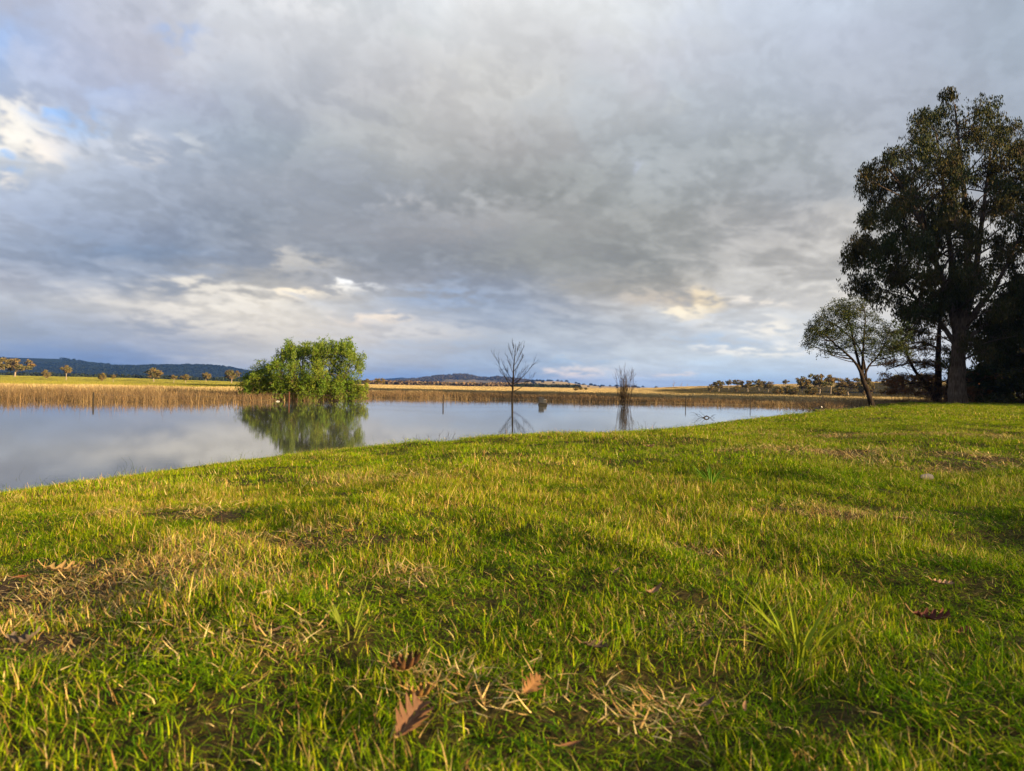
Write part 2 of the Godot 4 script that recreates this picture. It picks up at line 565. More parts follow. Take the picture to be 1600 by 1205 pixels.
func blade(b: MB, root: Vector3, lean_az: float, lean: float, bend: float, length: float, width: float, col: Color) -> void:
	var out := Vector3(cos(lean_az), 0, sin(lean_az))
	var twist := rng.randf_range(-0.7, 0.7)
	var side := Vector3(-sin(lean_az + twist), rng.randf_range(-0.25, 0.25), cos(lean_az + twist)) * width * 0.5
	var k := b.v.size()
	var p := root
	var a := lean
	for s in 3:
		var w: float = [1.0, 0.9, 0.6][s]
		b.v.append(p - side * w)
		b.v.append(p + side * w)
		b.c.append(col); b.c.append(col)
		p += (out * sin(a) + Vector3.UP * cos(a)) * length / 3.0
		a += bend / 3.0
	b.v.append(p)
	b.c.append(col)
	for q in [[0, 1, 3], [0, 3, 2], [2, 3, 5], [2, 5, 4], [4, 5, 6]]:
		b.i.append(k + q[0]); b.i.append(k + q[1]); b.i.append(k + q[2])

func grass_patch(count: int, radius: float, h0: float, h1: float, width: float, straw: float, tufts: int) -> ArrayMesh:
	var b := MB.new()
	var roots: Array = []
	for k in tufts:
		var a := rng.randf() * TAU
		var r := radius * sqrt(rng.randf())
		roots.append([Vector3(cos(a) * r, 0, sin(a) * r), rng.randf() * TAU, GREENS[rng.randi() % 5], rng.randf_range(0.75, 1.2)])
	for k in count:
		var t: Array = roots[rng.randi() % tufts]
		var off := rand_dir() * radius * rng.randf() * 0.45
		if k % 3 == 0:                                           # thatch: short blades lying every way between the tufts
			var ta := rng.randf() * TAU
			off = Vector3(cos(ta), 0, sin(ta)) * radius * sqrt(rng.randf()) - t[0]
		off.y = -0.004
		var az: float = rng.randf() * TAU if k % 3 == 0 or rng.randf() < 0.5 else t[1] + rng.randf_range(-0.9, 0.9)
		var dry := rng.randf() < (straw * 1.5 + 0.08 if k % 3 == 0 else straw)
		var col: Color = tint(STRAWS[rng.randi() % 4] if dry else (t[2] if rng.randf() < 0.65 else GREENS[rng.randi() % 5]), 0.3)
		var lean := rng.randf_range(0.1, 1.25)
		if dry:
			lean = rng.randf_range(0.2, 1.4)
		if k % 3 == 0:
			lean = rng.randf_range(0.7, 1.5)
		var len: float = rng.randf_range(h0, h1) * t[3]
		if k % 8 == 1:                                           # long thin blades that arch over the rest
			blade(b, t[0] + off, az, rng.randf_range(0.2, 1.0), rng.randf_range(0.6, 2.2), h1 * rng.randf_range(1.2, 2.0), width * rng.randf_range(0.5, 0.9), col)
			continue
		blade(b, t[0] + off, az, lean, rng.randf_range(-0.6, 1.7), len, width * rng.randf_range(0.55, 1.4), col)
	return b.mesh()

func straw_patch(count: int, radius: float, length: float, width: float) -> ArrayMesh:      # dead stems lying on bare soil
	var b := MB.new()
	for k in count:
		var a := rng.randf() * TAU
		var r := radius * sqrt(rng.randf())
		var col := tint(STRAWS[rng.randi() % 4], 0.3)
		blade(b, Vector3(cos(a) * r, rng.randf_range(0.0, 0.012), sin(a) * r), rng.randf() * TAU, rng.randf_range(1.0, 1.6), rng.randf_range(-0.5, 0.5), length * rng.randf_range(0.4, 1.3), width * rng.randf_range(0.7, 1.4), col)
	return b.mesh()

func ground_frame(x: float, z: float, scale: Vector3) -> Transform3D:
	var y := lawn_y(x, z)
	var e := 0.12
	var n := Vector3(y - lawn_y(x + e, z), e, y - lawn_y(x, z + e)).normalized()
	var a := rng.randf() * TAU
	var f := Vector3(cos(a), 0, sin(a))
	f = (f - n * f.dot(n)).normalized()
	return Transform3D(Basis(n.cross(f).normalized() * scale.x, n * scale.y, f * scale.z), Vector3(x, y, z))

func build_grass() -> void:
	rng.seed = 303
	var lawn_mat := mat(0.75, 0.08, Color(0.6, 0.65, 0.4))
	var grass := thing("grass", Vector3.ZERO, "short green lawn grass with straw between the blades", "grass", "", "stuff")
	var zones := [   # from, to, spacing, variants: blades, radius, shortest, longest, width
		[0.25, 4.6, 0.064, 270, 0.12, 0.007, 0.030, 0.0017],
		[4.2, 14.5, 0.21, 560, 0.32, 0.012, 0.038, 0.0030],
		[13.5, 78.0, 0.5, 540, 0.75, 0.018, 0.044, 0.0075],
	]
	for zi in zones.size():
		var q: Array = zones[zi]
		var meshes: Array = []
		var copies: Array = []
		for v in 6:
			meshes.append(grass_patch(q[3], q[4], q[5], q[6], q[7], [0.07, 0.13, 0.20, 0.28, 0.42, 0.62][v], 7 + v))
			copies.append(Copies.new())
		var step: float = q[2]
		var z := -float(q[1])
		while z < -float(q[0]):
			var reach := -z * 0.74 + 1.0
			var x := -reach
			while x < reach:
				var jx := x + rng.randf_range(-0.5, 0.5) * step
				var jz := z + rng.randf_range(-0.5, 0.5) * step
				x += step
				var s := shore_dist(jx, jz)
				if s < 0.03 + rng.randf() * 0.12 or s > 60.0 and zi < 2 or jz < -70.0:
					continue
				var wild := noise_c.get_noise_2d(jx * 0.9 + 300.0, jz * 0.9)
				var fine := noise_c.get_noise_2d(jx * 4.5, jz * 4.5 + 90.0)
				var bn := bareness(jx, jz)
				if rng.randf() < bn * 0.5:
					continue
				var dry := clampf(0.20 + wild * 0.42 + fine * 0.45 + bn * 0.55 + rng.randf_range(-0.2, 0.2), 0.0, 0.999)
				var v := int(dry * 6.0)
				var hs := clampf(1.0 + fine * 0.95 + wild * 0.4, 0.4, 2.3) * lerpf(1.0, 0.55, bn)
				var w := noise_c.get_noise_2d(jx * 0.35 - 40.0, jz * 0.35)
				var bright := 1.24 + w * 0.22 + rng.randf_range(-0.14, 0.14)
				copies[v].put(ground_frame(jx, jz, Vector3(1.0, hs, 1.0)), Color(bright * (1.0 + w * 0.14), bright, bright * 0.95))
			z += step
		for v in 6:
			if copies[v].b.size():
				scatter("blades", meshes[v], lawn_mat, copies[v], grass)
	# blades standing in the shallows along the bank
	var wet := grass_patch(14, 0.3, 0.06, 0.16, 0.004, 0.25, 5)
	var cw := Copies.new()
	for k in 2600:
		var d := rng.randf_range(6.0, 40.0)
		var x := rng.randf_range(-0.72, 0.62) * d
		var s := shore_dist(x, -d)
		if s < 0.1 and s > -1.3 * rng.randf() * rng.randf():
			cw.put(Transform3D(Basis(Vector3.UP, rng.randf() * TAU), Vector3(x, minf(lawn_y(x, -d), 0.0), -d)), Color(0.6, 0.6, 0.6))
	scatter("shallow_blades", wet, lawn_mat, cw, grass)
	# dead stems on the bare places
	var straw := thing("dry_grass", Vector3.ZERO, "flattened straw and dead stems on the bare patches of the lawn", "dry grass", "", "stuff")
	var straw_mat := mat(0.8, 0.3, Color(0.25, 0.22, 0.15))
	for v in 3:
		var m := straw_patch(46, 0.09, 0.034, 0.0020)
		var c := Copies.new()
		for s in bare:
			var area: float = s[2] * s[3] * PI
			for k in int(area * (34.0 if s[2] < 0.5 and s[0] < -0.5 else 18.0)) + 2:
				var a := rng.randf() * TAU
				var r := sqrt(rng.randf()) * 1.25
				var x: float = s[0] + cos(a) * r * s[2]
				var z: float = s[1] + sin(a) * r * s[3]
				if shore_dist(x, z) > 0.3:
					var g := rng.randf_range(0.8, 1.3)
					c.put(ground_frame(x, z, Vector3.ONE * (1.0 if -z < 3.0 else 1.7)), Color(g, g, g))
		scatter("stems", m, straw_mat, c, straw)


# ---------------------------------------------------------------- reeds, field grass, distant woods
func upright_patch(count: int, radius: float, h0: float, h1: float, width: float, cols: Array, lean: float, broken := 0.0) -> ArrayMesh:
	var b := MB.new()
	for k in count:
		var a := rng.randf() * TAU
		var r := radius * sqrt(rng.randf())
		var l := absf(rng.randfn(0.0, lean))
		if rng.randf() < broken:
			l += rng.randf_range(0.3, 1.0)
		blade(b, Vector3(cos(a) * r, -0.5 if h0 > 0.5 else -0.1, sin(a) * r), rng.randf() * TAU, l, rng.randf_range(0.0, 0.5), rng.randf_range(h0, h1), width * rng.randf_range(0.6, 1.4), tint(cols[rng.randi() % cols.size()], 0.3))
	return b.mesh()

const REED_HEIGHT := [[-200, 0.52], [0, 0.50], [250, 0.52], [400, 0.46], [560, 0.46], [800, 0.48], [1000, 0.44], [1200, 0.38], [1500, 0.45]]
const REED_DEPTH := [[-200, 32], [0, 32], [400, 32], [560, 34], [900, 32], [1100, 20], [1300, 16], [1600, 14]]

func build_reeds() -> void:
	rng.seed = 301
	var m := mat(0.85, 0.25, Color(0.25, 0.2, 0.12))
	var browns := [Color(0.15, 0.105, 0.06), Color(0.19, 0.135, 0.075), Color(0.12, 0.085, 0.05), Color(0.26, 0.19, 0.09)]
	var golds := [Color(0.44, 0.35, 0.17), Color(0.38, 0.30, 0.14), Color(0.50, 0.42, 0.23), Color(0.30, 0.22, 0.10)]
	var reeds := thing("reeds", Vector3.ZERO, "belt of brown reeds standing in the shallow water of the far shore", "reeds", "", "stuff")
	var sparse := [upright_patch(7, 0.45, 0.9, 1.5, 0.016, browns, 0.10, 0.2), upright_patch(5, 0.5, 0.9, 1.6, 0.016, browns, 0.14, 0.3)]
	var dense := [upright_patch(64, 0.6, 0.9, 1.55, 0.013, browns, 0.14, 0.12), upright_patch(64, 0.6, 0.8, 1.5, 0.013, browns, 0.17, 0.2), upright_patch(64, 0.65, 0.9, 1.6, 0.013, golds, 0.14, 0.1)]
	var weathered := [Color(0.15, 0.11, 0.065), Color(0.20, 0.145, 0.08), Color(0.12, 0.085, 0.05)]
	dense.append(upright_patch(9, 0.6, 1.3, 2.0, 0.016, weathered, 0.12, 0.1))
	var cs: Array = [Copies.new(), Copies.new(), Copies.new(), Copies.new(), Copies.new(), Copies.new()]
	var px := -230.0
	while px < 1720.0:
		var front := lerp_table(reed_px, px)
		var dpx := 0.62 * FOCAL / front
		var hh := lerp_table(REED_HEIGHT, px)
		var d := front - 3.0
		var belt := lerp_table(REED_DEPTH, px)
		while d < front + belt:
			var jp := px + rng.randf_range(-0.5, 0.5) * dpx
			var jd := d + rng.randf_range(-0.4, 0.4)
			var x := (jp - 800.0) / FOCAL * jd
			var edge := jd - front + noise_c.get_noise_2d(x * 0.35, jd * 0.35) * 4.5
			d += 0.62 if edge < 8.0 else 0.95
			if edge < -2.6 or noise_c.get_noise_2d(x * 0.9 + 20.0, jd * 0.9) < -0.42 and edge < 4.0:
				continue
			var k := 0
			if edge < 2.2:
				if rng.randf() < 0.35:
					continue
				k = rng.randi() % 2
			elif edge < belt * 0.16:
				k = 2 + rng.randi() % 2
			else:
				k = 4 if rng.randf() < (edge / belt - 0.25) * 1.5 else 2 + rng.randi() % 2
			var y := maxf(field_y(x, -jd), -0.62)
			var tall := hh * rng.randf_range(0.75, 1.15) * (1.0 + noise_c.get_noise_2d(x * 0.25, jd * 0.25) * 0.35)
			var s := (tall - y) / 1.5
			s = clampf(s, 0.2, 1.7)
			var g := rng.randf_range(0.75, 1.15)
			if k > 1 and rng.randf() < 0.2:
				k = 5
			# the blades start half a metre under their origin: stand each clump on its bed
			cs[k].put(Transform3D(Basis(Vector3.UP, rng.randf() * TAU).scaled(Vector3(1, s, 1)), Vector3(x, y + 0.5 * s, -jd)), Color(g, g * rng.randf_range(0.94, 1.0), g * 0.95))
		px += dpx
	for k in 6:
		scatter("stems", (sparse + dense)[k], m, cs[k], reeds)

	# dry and green grass of the paddocks beyond
	var gold_mesh := [upright_patch(420, 2.6, 0.22, 0.38, 0.03, golds, 0.2), upright_patch(420, 2.6, 0.2, 0.34, 0.03, golds, 0.25)]
	var greens := [Color(0.20, 0.21, 0.035), Color(0.15, 0.18, 0.03), Color(0.27, 0.24, 0.05)]
	var shaded_olives := [Color(0.07, 0.062, 0.026), Color(0.095, 0.078, 0.032), Color(0.055, 0.052, 0.02)]  # stalks of the hill slope, darkened to paint the shade lying on it
	var green_mesh := [upright_patch(340, 2.6, 0.18, 0.32, 0.04, greens, 0.3)]
	var shaded_olive_mesh := [upright_patch(300, 2.6, 0.15, 0.35, 0.04, shaded_olives, 0.3)]
	var cf: Array = [Copies.new(), Copies.new(), Copies.new(), Copies.new()]
	var z := -445.0
	while z < -60.0:
		var step := 2.6 + (-z - 60.0) * 0.006
		var reach := -z * 0.78
		var x := -reach
		while x < reach:
			var jx := x + rng.randf_range(-0.5, 0.5) * step
			var jz := z + rng.randf_range(-0.5, 0.5) * step
			x += step
			if on_near_side(jx, jz) or -jz < lerp_table(reed_px, px_of(jx, jz)) + lerp_table(REED_DEPTH, px_of(jx, jz)) - 6.0:
				continue
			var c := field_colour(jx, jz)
			var k := rng.randi() % 2
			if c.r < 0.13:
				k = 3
			elif c.g > c.r:
				k = 2
			var g := rng.randf_range(0.8, 1.15)
			cf[k].put(Transform3D(Basis(Vector3.UP, rng.randf() * TAU).scaled(Vector3(1, rng.randf_range(0.7, 1.2), 1)), Vector3(jx, field_y(jx, jz), jz)), Color(g, g, g))
		z += step
	var field_grass := thing("field_grass", Vector3.ZERO, "dry golden and green paddock grass beyond the reeds", "grass", "", "stuff")
	for k in 4:
		if cf[k].b.size():
			scatter("stalks", (gold_mesh + green_mesh + shaded_olive_mesh)[k], m, cf[k], field_grass)

func clump_tree(leaves: int, cols: Array) -> ArrayMesh:          # a far tree as a dome of leaf clumps, one metre high and wide
	var b := MB.new()
	for k in leaves:
		var d := rand_dir()
		d.y = absf(d.y) * 0.95 - 0.1
		var p := Vector3(d.x * 0.48, 0.32 + d.y * 0.62, d.z * 0.48) * Vector3(1, 1, 1) * rng.randf_range(0.6, 1.0)
		p.y = maxf(p.y, 0.02)
		var u := rand_dir() * rng.randf_range(0.07, 0.15)
		var w := u.cross(rand_dir()).normalized() * rng.randf_range(0.05, 0.1)
		b.quad(p - u - w, p + u - w, p + u + w, p - u + w, tint(cols[rng.randi() % cols.size()], 0.25))
	return b.mesh()

func ridge(d: float, depth: float, crest: Array, rough: float, colour: Callable) -> ArrayMesh:
	# a range of hills: crest as [pixel column, pixel row] pairs seen d metres off, falling to the plain in front and behind
	var xs := PackedFloat32Array()
	var p0: float = crest[0][0]
	var p1: float = crest[crest.size() - 1][0]
	var k := p0
	while k <= p1:
		xs.append((k - 800.0) / FOCAL * d)
		k += 5.0
	var zs := PackedFloat32Array()
	for r in 33:
		zs.append(-d + depth * (1.0 - r / 16.0) * -1.0)
	return sheet(xs, zs, func(x, z): return ridge_y(x, z, d, depth, crest, rough), colour)

func ridge_y(x: float, z: float, d: float, depth: float, crest: Array, rough: float) -> float:
	var px := 800.0 + FOCAL * x / d
	var top := at_depth(px, lerp_table(crest, px), d).y
	var t := clampf(absf(-z - d) / depth, 0.0, 1.0)
	var f := 1.0 - t * t * (3.0 - 2.0 * t)
	var n := noise_c.get_noise_2d(x * rough, z * rough) * 0.22 + noise_c.get_noise_2d(x * rough * 3.0, z * rough * 3.0) * 0.08
	return -8.0 + (top + 8.0) * f * (1.0 + n * minf(1.0, t * 4.0)) + n * (top + 8.0) * 0.25 * f

const HILL_WEST := [[-420, 590], [-300, 572], [-150, 560], [0, 558], [10, 559.5], [40, 560], [85, 561], [110, 567], [130, 567.5], [160, 572], [190, 572.5], [230, 573], [260, 571], [290, 572.5], [320, 571], [345, 572], [368, 577], [400, 583], [440, 590], [480, 600], [520, 607]]
const HILL_BLUE := [[520, 606], [560, 596], [600, 592], [620, 590.5], [628, 589.5], [640, 592], [660, 593.5], [690, 596], [730, 603]]
const HILL_WOOD := [[560, 606], [600, 600], [640, 595], [665, 592.5], [690, 589.5], [715, 587.5], [730, 588], [750, 592], [765, 593], [780, 591.5], [800, 593.5], [830, 597], [870, 601], [920, 607]]
const HILL_GOLD := [[740, 606], [790, 600], [820, 597.5], [840, 596], [870, 596], [885, 597], [900, 600], [930, 603], [960, 604], [1010, 605.5], [1060, 609], [1100, 612]]

func build_hills() -> void:
	rng.seed = 302
	var rock := mat(0.95, 0.1)
	var sets := [
		["hill", 2900.0, 1100.0, HILL_WEST, 0.0016, lin(0.022, 0.032, 0.022)],
		["hill", 6000.0, 900.0, HILL_BLUE, 0.001, lin(0.022, 0.032, 0.03)],
		["hill", 3600.0, 1200.0, HILL_WOOD, 0.0014, lin(0.20, 0.165, 0.085)],
		["hill", 2300.0, 800.0, HILL_GOLD, 0.0018, lin(0.36, 0.27, 0.13)],
	]
	for s in sets:
		var col: Color = s[5]
		var o := part(numbered(s[0]), ridge(s[1], s[2], s[3], s[4], func(x, z): return col * (1.0 + 0.5 * noise_c.get_noise_2d(x * 0.004, z * 0.004))), rock, self)
		o.set_meta("kind", "structure")
	# woods: each a mass of far trees
	var leaf_mat := mat(0.9, 0.2, Color(0.1, 0.1, 0.06))
	var dark := clump_tree(64, [Color(0.020, 0.030, 0.016), Color(0.026, 0.034, 0.018), Color(0.017, 0.026, 0.015)])  # leaf colours lowered to stand in for cloud shade on the western hills
	var brown := clump_tree(64, [Color(0.13, 0.095, 0.055), Color(0.10, 0.078, 0.042), Color(0.16, 0.115, 0.06), Color(0.07, 0.06, 0.035)])
	var west := Copies.new()
	for k in 9000:
		var x := rng.randf_range(-3000.0, -900.0)
		var z := -2900.0 + rng.randf_range(-150.0, 1050.0)
		if noise_c.get_noise_2d(x * 0.004, z * 0.004 + 77.0) < -0.28:
			continue                                               # cleared paddocks on the slope
		var h := rng.randf_range(6.0, 9.5)
		west.put(Transform3D(Basis(Vector3.UP, rng.randf() * TAU).scaled(Vector3(h * 1.5, h, h * 1.5)), Vector3(x, ridge_y(x, z, 2900.0, 1100.0, HILL_WEST, 0.0016) - 1.0, z)))
	var o := scatter("hill_forest", dark, leaf_mat, west, self)
	tag(o, "dark forest covering the blue hills behind the green paddock", "forest", "", "stuff")
	var mid := Copies.new()
	for k in 5200:
		var x := rng.randf_range(-1100.0, 420.0)
		var z := -3600.0 + rng.randf_range(-100.0, 1150.0)
		var n := noise_c.get_noise_2d(x * 0.006, z * 0.004)
		if n < -0.12:
			continue
		var h := rng.randf_range(8.0, 15.0)
		mid.put(Transform3D(Basis(Vector3.UP, rng.randf() * TAU).scaled(Vector3(h * 1.3, h, h * 1.3)), Vector3(x, ridge_y(x, z, 3600.0, 1200.0, HILL_WOOD, 0.0014) - 1.0, z)))
	var mixed := clump_tree(64, [Color(0.06, 0.06, 0.032), Color(0.045, 0.052, 0.028), Color(0.09, 0.075, 0.04)])
	o = scatter("hill_woodland", mixed, leaf_mat, mid, self)
	tag(o, "dull green open woodland on the hill behind the golden field", "forest", "", "stuff")
	# belts of trees along the back of the paddocks
	var belts := [   # pixel from, to, foot row, height in pixels, distance, trees, mesh
		[-60, 560, 0, 9.0, 760.0, 330, dark, "tree_belt", "dark belt of trees along the back of the green paddock"],
		[556, 830, 0, 9.5, 900.0, 420, brown, "tree_belt", "brown belt of trees along the back of the golden field"],
		[805, 905, 0, 7.5, 800.0, 150, dark, "tree_belt", "short dark belt of trees below the bare golden hill"],
	]
	for q in belts:
		var c := Copies.new()
		for k in q[5]:
			var px := rng.randf_range(q[0], q[1])
			var d: float = q[4] * rng.randf_range(0.9, 1.15)
			var rise: float = q[3] * d / FOCAL * rng.randf_range(0.65, 1.1)
			var x := (px - 800.0) / FOCAL * d
			var foot := -6.0
			var crest := lerp_table(CREST, px)
			var sight := EYE.y + (crest + 0.2 - EYE.y) * d / 440.0 if d > 440.0 else 0.0
			var h := maxf(sight - foot + rise, 4.0)
			c.put(Transform3D(Basis(Vector3.UP, rng.randf() * TAU).scaled(Vector3(minf(h, rise * 2.6), h, minf(h, rise * 2.6))), Vector3(x, foot, -d)))
		o = scatter(numbered(q[7]), q[6], leaf_mat, c, self)
		tag(o, q[8], "tree belt", "", "stuff")
	# single trees on the bare golden hill's skyline stay part of one scattered wood
	var few := Copies.new()
	for k in 60:
		var px := rng.randf_range(820.0, 1010.0)
		var x := (px - 800.0) / FOCAL * 2300.0
		var z := -2300.0 + rng.randf_range(-60.0, 500.0) * (0.1 if rng.randf() < 0.5 else 1.0)
		var h := rng.randf_range(5.0, 9.0)
		few.put(Transform3D(Basis.from_scale(Vector3(h * 1.4, h, h * 1.4)), Vector3(x, ridge_y(x, z, 2300.0, 800.0, HILL_GOLD, 0.0018) - 0.5, z)))
	o = scatter("hill_scrub", dark, leaf_mat, few, self)
	tag(o, "scattered dark scrub on the bare golden hill", "scrub", "", "stuff")


# ---------------------------------------------------------------- trees
func inside(poly: PackedVector2Array, p: Vector2) -> bool:
	return Geometry2D.is_point_in_polygon(p, poly)

func clumps_in(poly: PackedVector2Array, want: int, apart: float, d: float, deep: float) -> Array:
	# places for leaf clumps: spread over an outline (in pixels of the photograph) and through the crown's depth
	var box := Rect2(poly[0], Vector2.ZERO)
	for p in poly:
		box = box.expand(p)
	var mid := box.get_center()
	var out: Array = []
	var tries := 0
	while out.size() < want and tries < want * 60:
		tries += 1
		var p := Vector2(rng.randf_range(box.position.x, box.end.x), rng.randf_range(box.position.y, box.end.y))
		if not inside(poly, p):
			continue
		var e := Vector2((p.x - mid.x) / (box.size.x * 0.5), (p.y - mid.y) / (box.size.y * 0.5)).length()
		var zz := deep * sqrt(maxf(0.06, 1.0 - minf(e, 1.0) * minf(e, 1.0))) * rng.randf_range(-1, 1)
		var q := at_depth(p.x, p.y, d + zz)
		var ok := true
		for o in out:
			if (o as Vector3).distance_to(q) < apart:
				ok = false
				break
		if ok:
			out.append(q)
	return out

func curve(a: Vector3, b: Vector3, sag: Vector3, steps: int) -> Array:
	var out: Array = []
	for k in steps + 1:
		var t := float(k) / steps
		out.append(a.lerp(b, t) + sag * 4.0 * t * (1.0 - t))
	return out

func taper(r0: float, r1: float, n: int) -> Array:
	var out: Array = []
	for k in n:
		out.append(lerpf(r0, r1, float(k) / maxi(n - 1, 1)))
	return out

func limb_from_px(pts: Array, d: float, deep: float, r0: float, r1: float) -> Dictionary:
	var p: Array = []
	for k in pts.size():
		p.append(at_depth(pts[k][0], pts[k][1], d + deep * k / maxf(pts.size() - 1, 1)))
	# smooth the polyline
	var fine: Array = []
	for k in p.size() - 1:
		for s in 4:
			var a: Vector3 = p[maxi(k - 1, 0)]
			var e: Vector3 = p[mini(k + 2, p.size() - 1)]
			fine.append((p[k] as Vector3).cubic_interpolate(p[k + 1], a, e, s / 4.0))
	fine.append(p[p.size() - 1])
	return {"p": fine, "r": taper(r0, r1, fine.size())}

func reach_for(limbs: Array, c: Vector3) -> Array:              # [limb node, its radius] from which a branch grows to c
	var best := 1e9
	var got: Array = [limbs[0].p[0], limbs[0].r[0]]
	for l in limbs:
		for k in l.p.size():
			var p: Vector3 = l.p[k]
			var cost := p.distance_to(c)
			if p.y > c.y - 0.25 * Vector2(p.x - c.x, p.z - c.z).length():
				cost += 1.5 + (p.y - c.y)
			if cost < best:
				best = cost
				got = [p, l.r[k]]
	return got

# o: wood and leaf colours, leaves per clump, leaf length and width, clump radius, droop (0 none, 1 hanging)
func leafy_tree(t: Node3D, limbs: Array, clumps: Array, o: Dictionary, wood: Material, leaf: Material) -> void:
	var base := t.position
	var sides: int = o.get("sides", 7)
	for k in limbs.size():
		var b := MB.new()
		b.tube(limbs[k].p.map(func(p): return p - base), limbs[k].r, sides + (5 if k == 0 else 0), o.bark, o.get("bumps", 0.06) if k == 0 else 0.03)
		part("trunk" if k == 0 else "limb", b.mesh(), wood, t)
	var tw := MB.new()
	var lf := MB.new()
	for c in clumps:
		var got := reach_for(limbs, c)
		var a: Vector3 = got[0]
		var len := a.distance_to(c)
		var r0: float = minf(got[1] * 0.6, 0.012 * len + o.get("twig", 0.012))
		var path := curve(a, c, Vector3(rng.randf_range(-0.08, 0.08), o.get("sag", -0.06), rng.randf_range(-0.08, 0.08)) * len, 6)
		tw.tube(path.map(func(p): return p - base), taper(r0, r0 * 0.25, 7), 4, o.bark)
		var R: Vector3 = o.radius * rng.randf_range(0.7, 1.25)
		var n: int = int(o.leaves * rng.randf_range(0.65, 1.3))
		var warm := rng.randf_range(-0.18, 0.18)
		var sprays := maxi(4, n / int(o.get("spray", 9)))
		for s in sprays:
			var dir := rand_dir()
			var tip: Vector3 = c + dir * R * pow(rng.randf(), 0.45)
			if s % 3 == 0:
				tw.tube(curve(c, tip, Vector3(0, 0.04, 0) * R.x, 2).map(func(p): return p - base), taper(r0 * 0.3, r0 * 0.08, 3), 3, o.bark)
			for q in int(o.get("spray", 9)):
				var along := rand_dir()
				along = along.lerp(o.get("lift", Vector3.DOWN), o.droop).normalized()
				var col := tint(o.cols[rng.randi() % o.cols.size()], 0.25)
				col = Color(col.r * (1.0 + warm), col.g, col.b)
				var L: float = o.leaf.x * rng.randf_range(0.6, 1.3)
				lf.leaf(tip - base + rand_dir() * o.radius.x * o.get("fuzz", 0.22) * rng.randf(), along * L, along.cross(rand_dir()).normalized() * o.leaf.y * rng.randf_range(0.6, 1.3), col)
	for s in o.get("shoots", []):                                # upright leafy shoots
		var a: Vector3 = s[0]
		var e: Vector3 = s[1]
		tw.tube(curve(a, e, Vector3.ZERO, 3).map(func(p): return p - base), taper(0.008, 0.002, 4), 3, o.bark)
		for k in 60:
			var f := rng.randf()
			var along := ((e - a).normalized() * 0.7 + rand_dir()).normalized()
			lf.leaf(a.lerp(e, f) - base + rand_dir() * 0.10 * (1.1 - f), along * o.leaf.x * rng.randf_range(0.6, 1.1), along.cross(rand_dir()).normalized() * o.leaf.y, tint(o.cols[rng.randi() % o.cols.size()], 0.25))
	part("branches", tw.mesh(), wood, t)
	part("crown", lf.mesh(), leaf, t)

func polygon(p: Array) -> PackedVector2Array:
	var out := PackedVector2Array()
	for q in p:
		out.append(Vector2(q[0], q[1]))
	return out

func bark_material(rough := 0.95) -> StandardMaterial3D:
	var m := mat(rough, 0.2)
	var n := FastNoiseLite.new()
	n.seed = 40
	n.frequency = 0.02
	n.fractal_octaves = 4
	var tx := NoiseTexture2D.new()
	tx.width = 256
	tx.height = 256
	tx.seamless = true
	tx.noise = n
	var g := Gradient.new()
	g.set_color(0, Color(0.45, 0.42, 0.4))
	g.set_color(1, Color(1, 1, 1))
	tx.color_ramp = g
	m.albedo_texture = tx
	m.uv1_triplanar = true
	m.uv1_scale = Vector3(1.6, 0.28, 1.6)
	return m

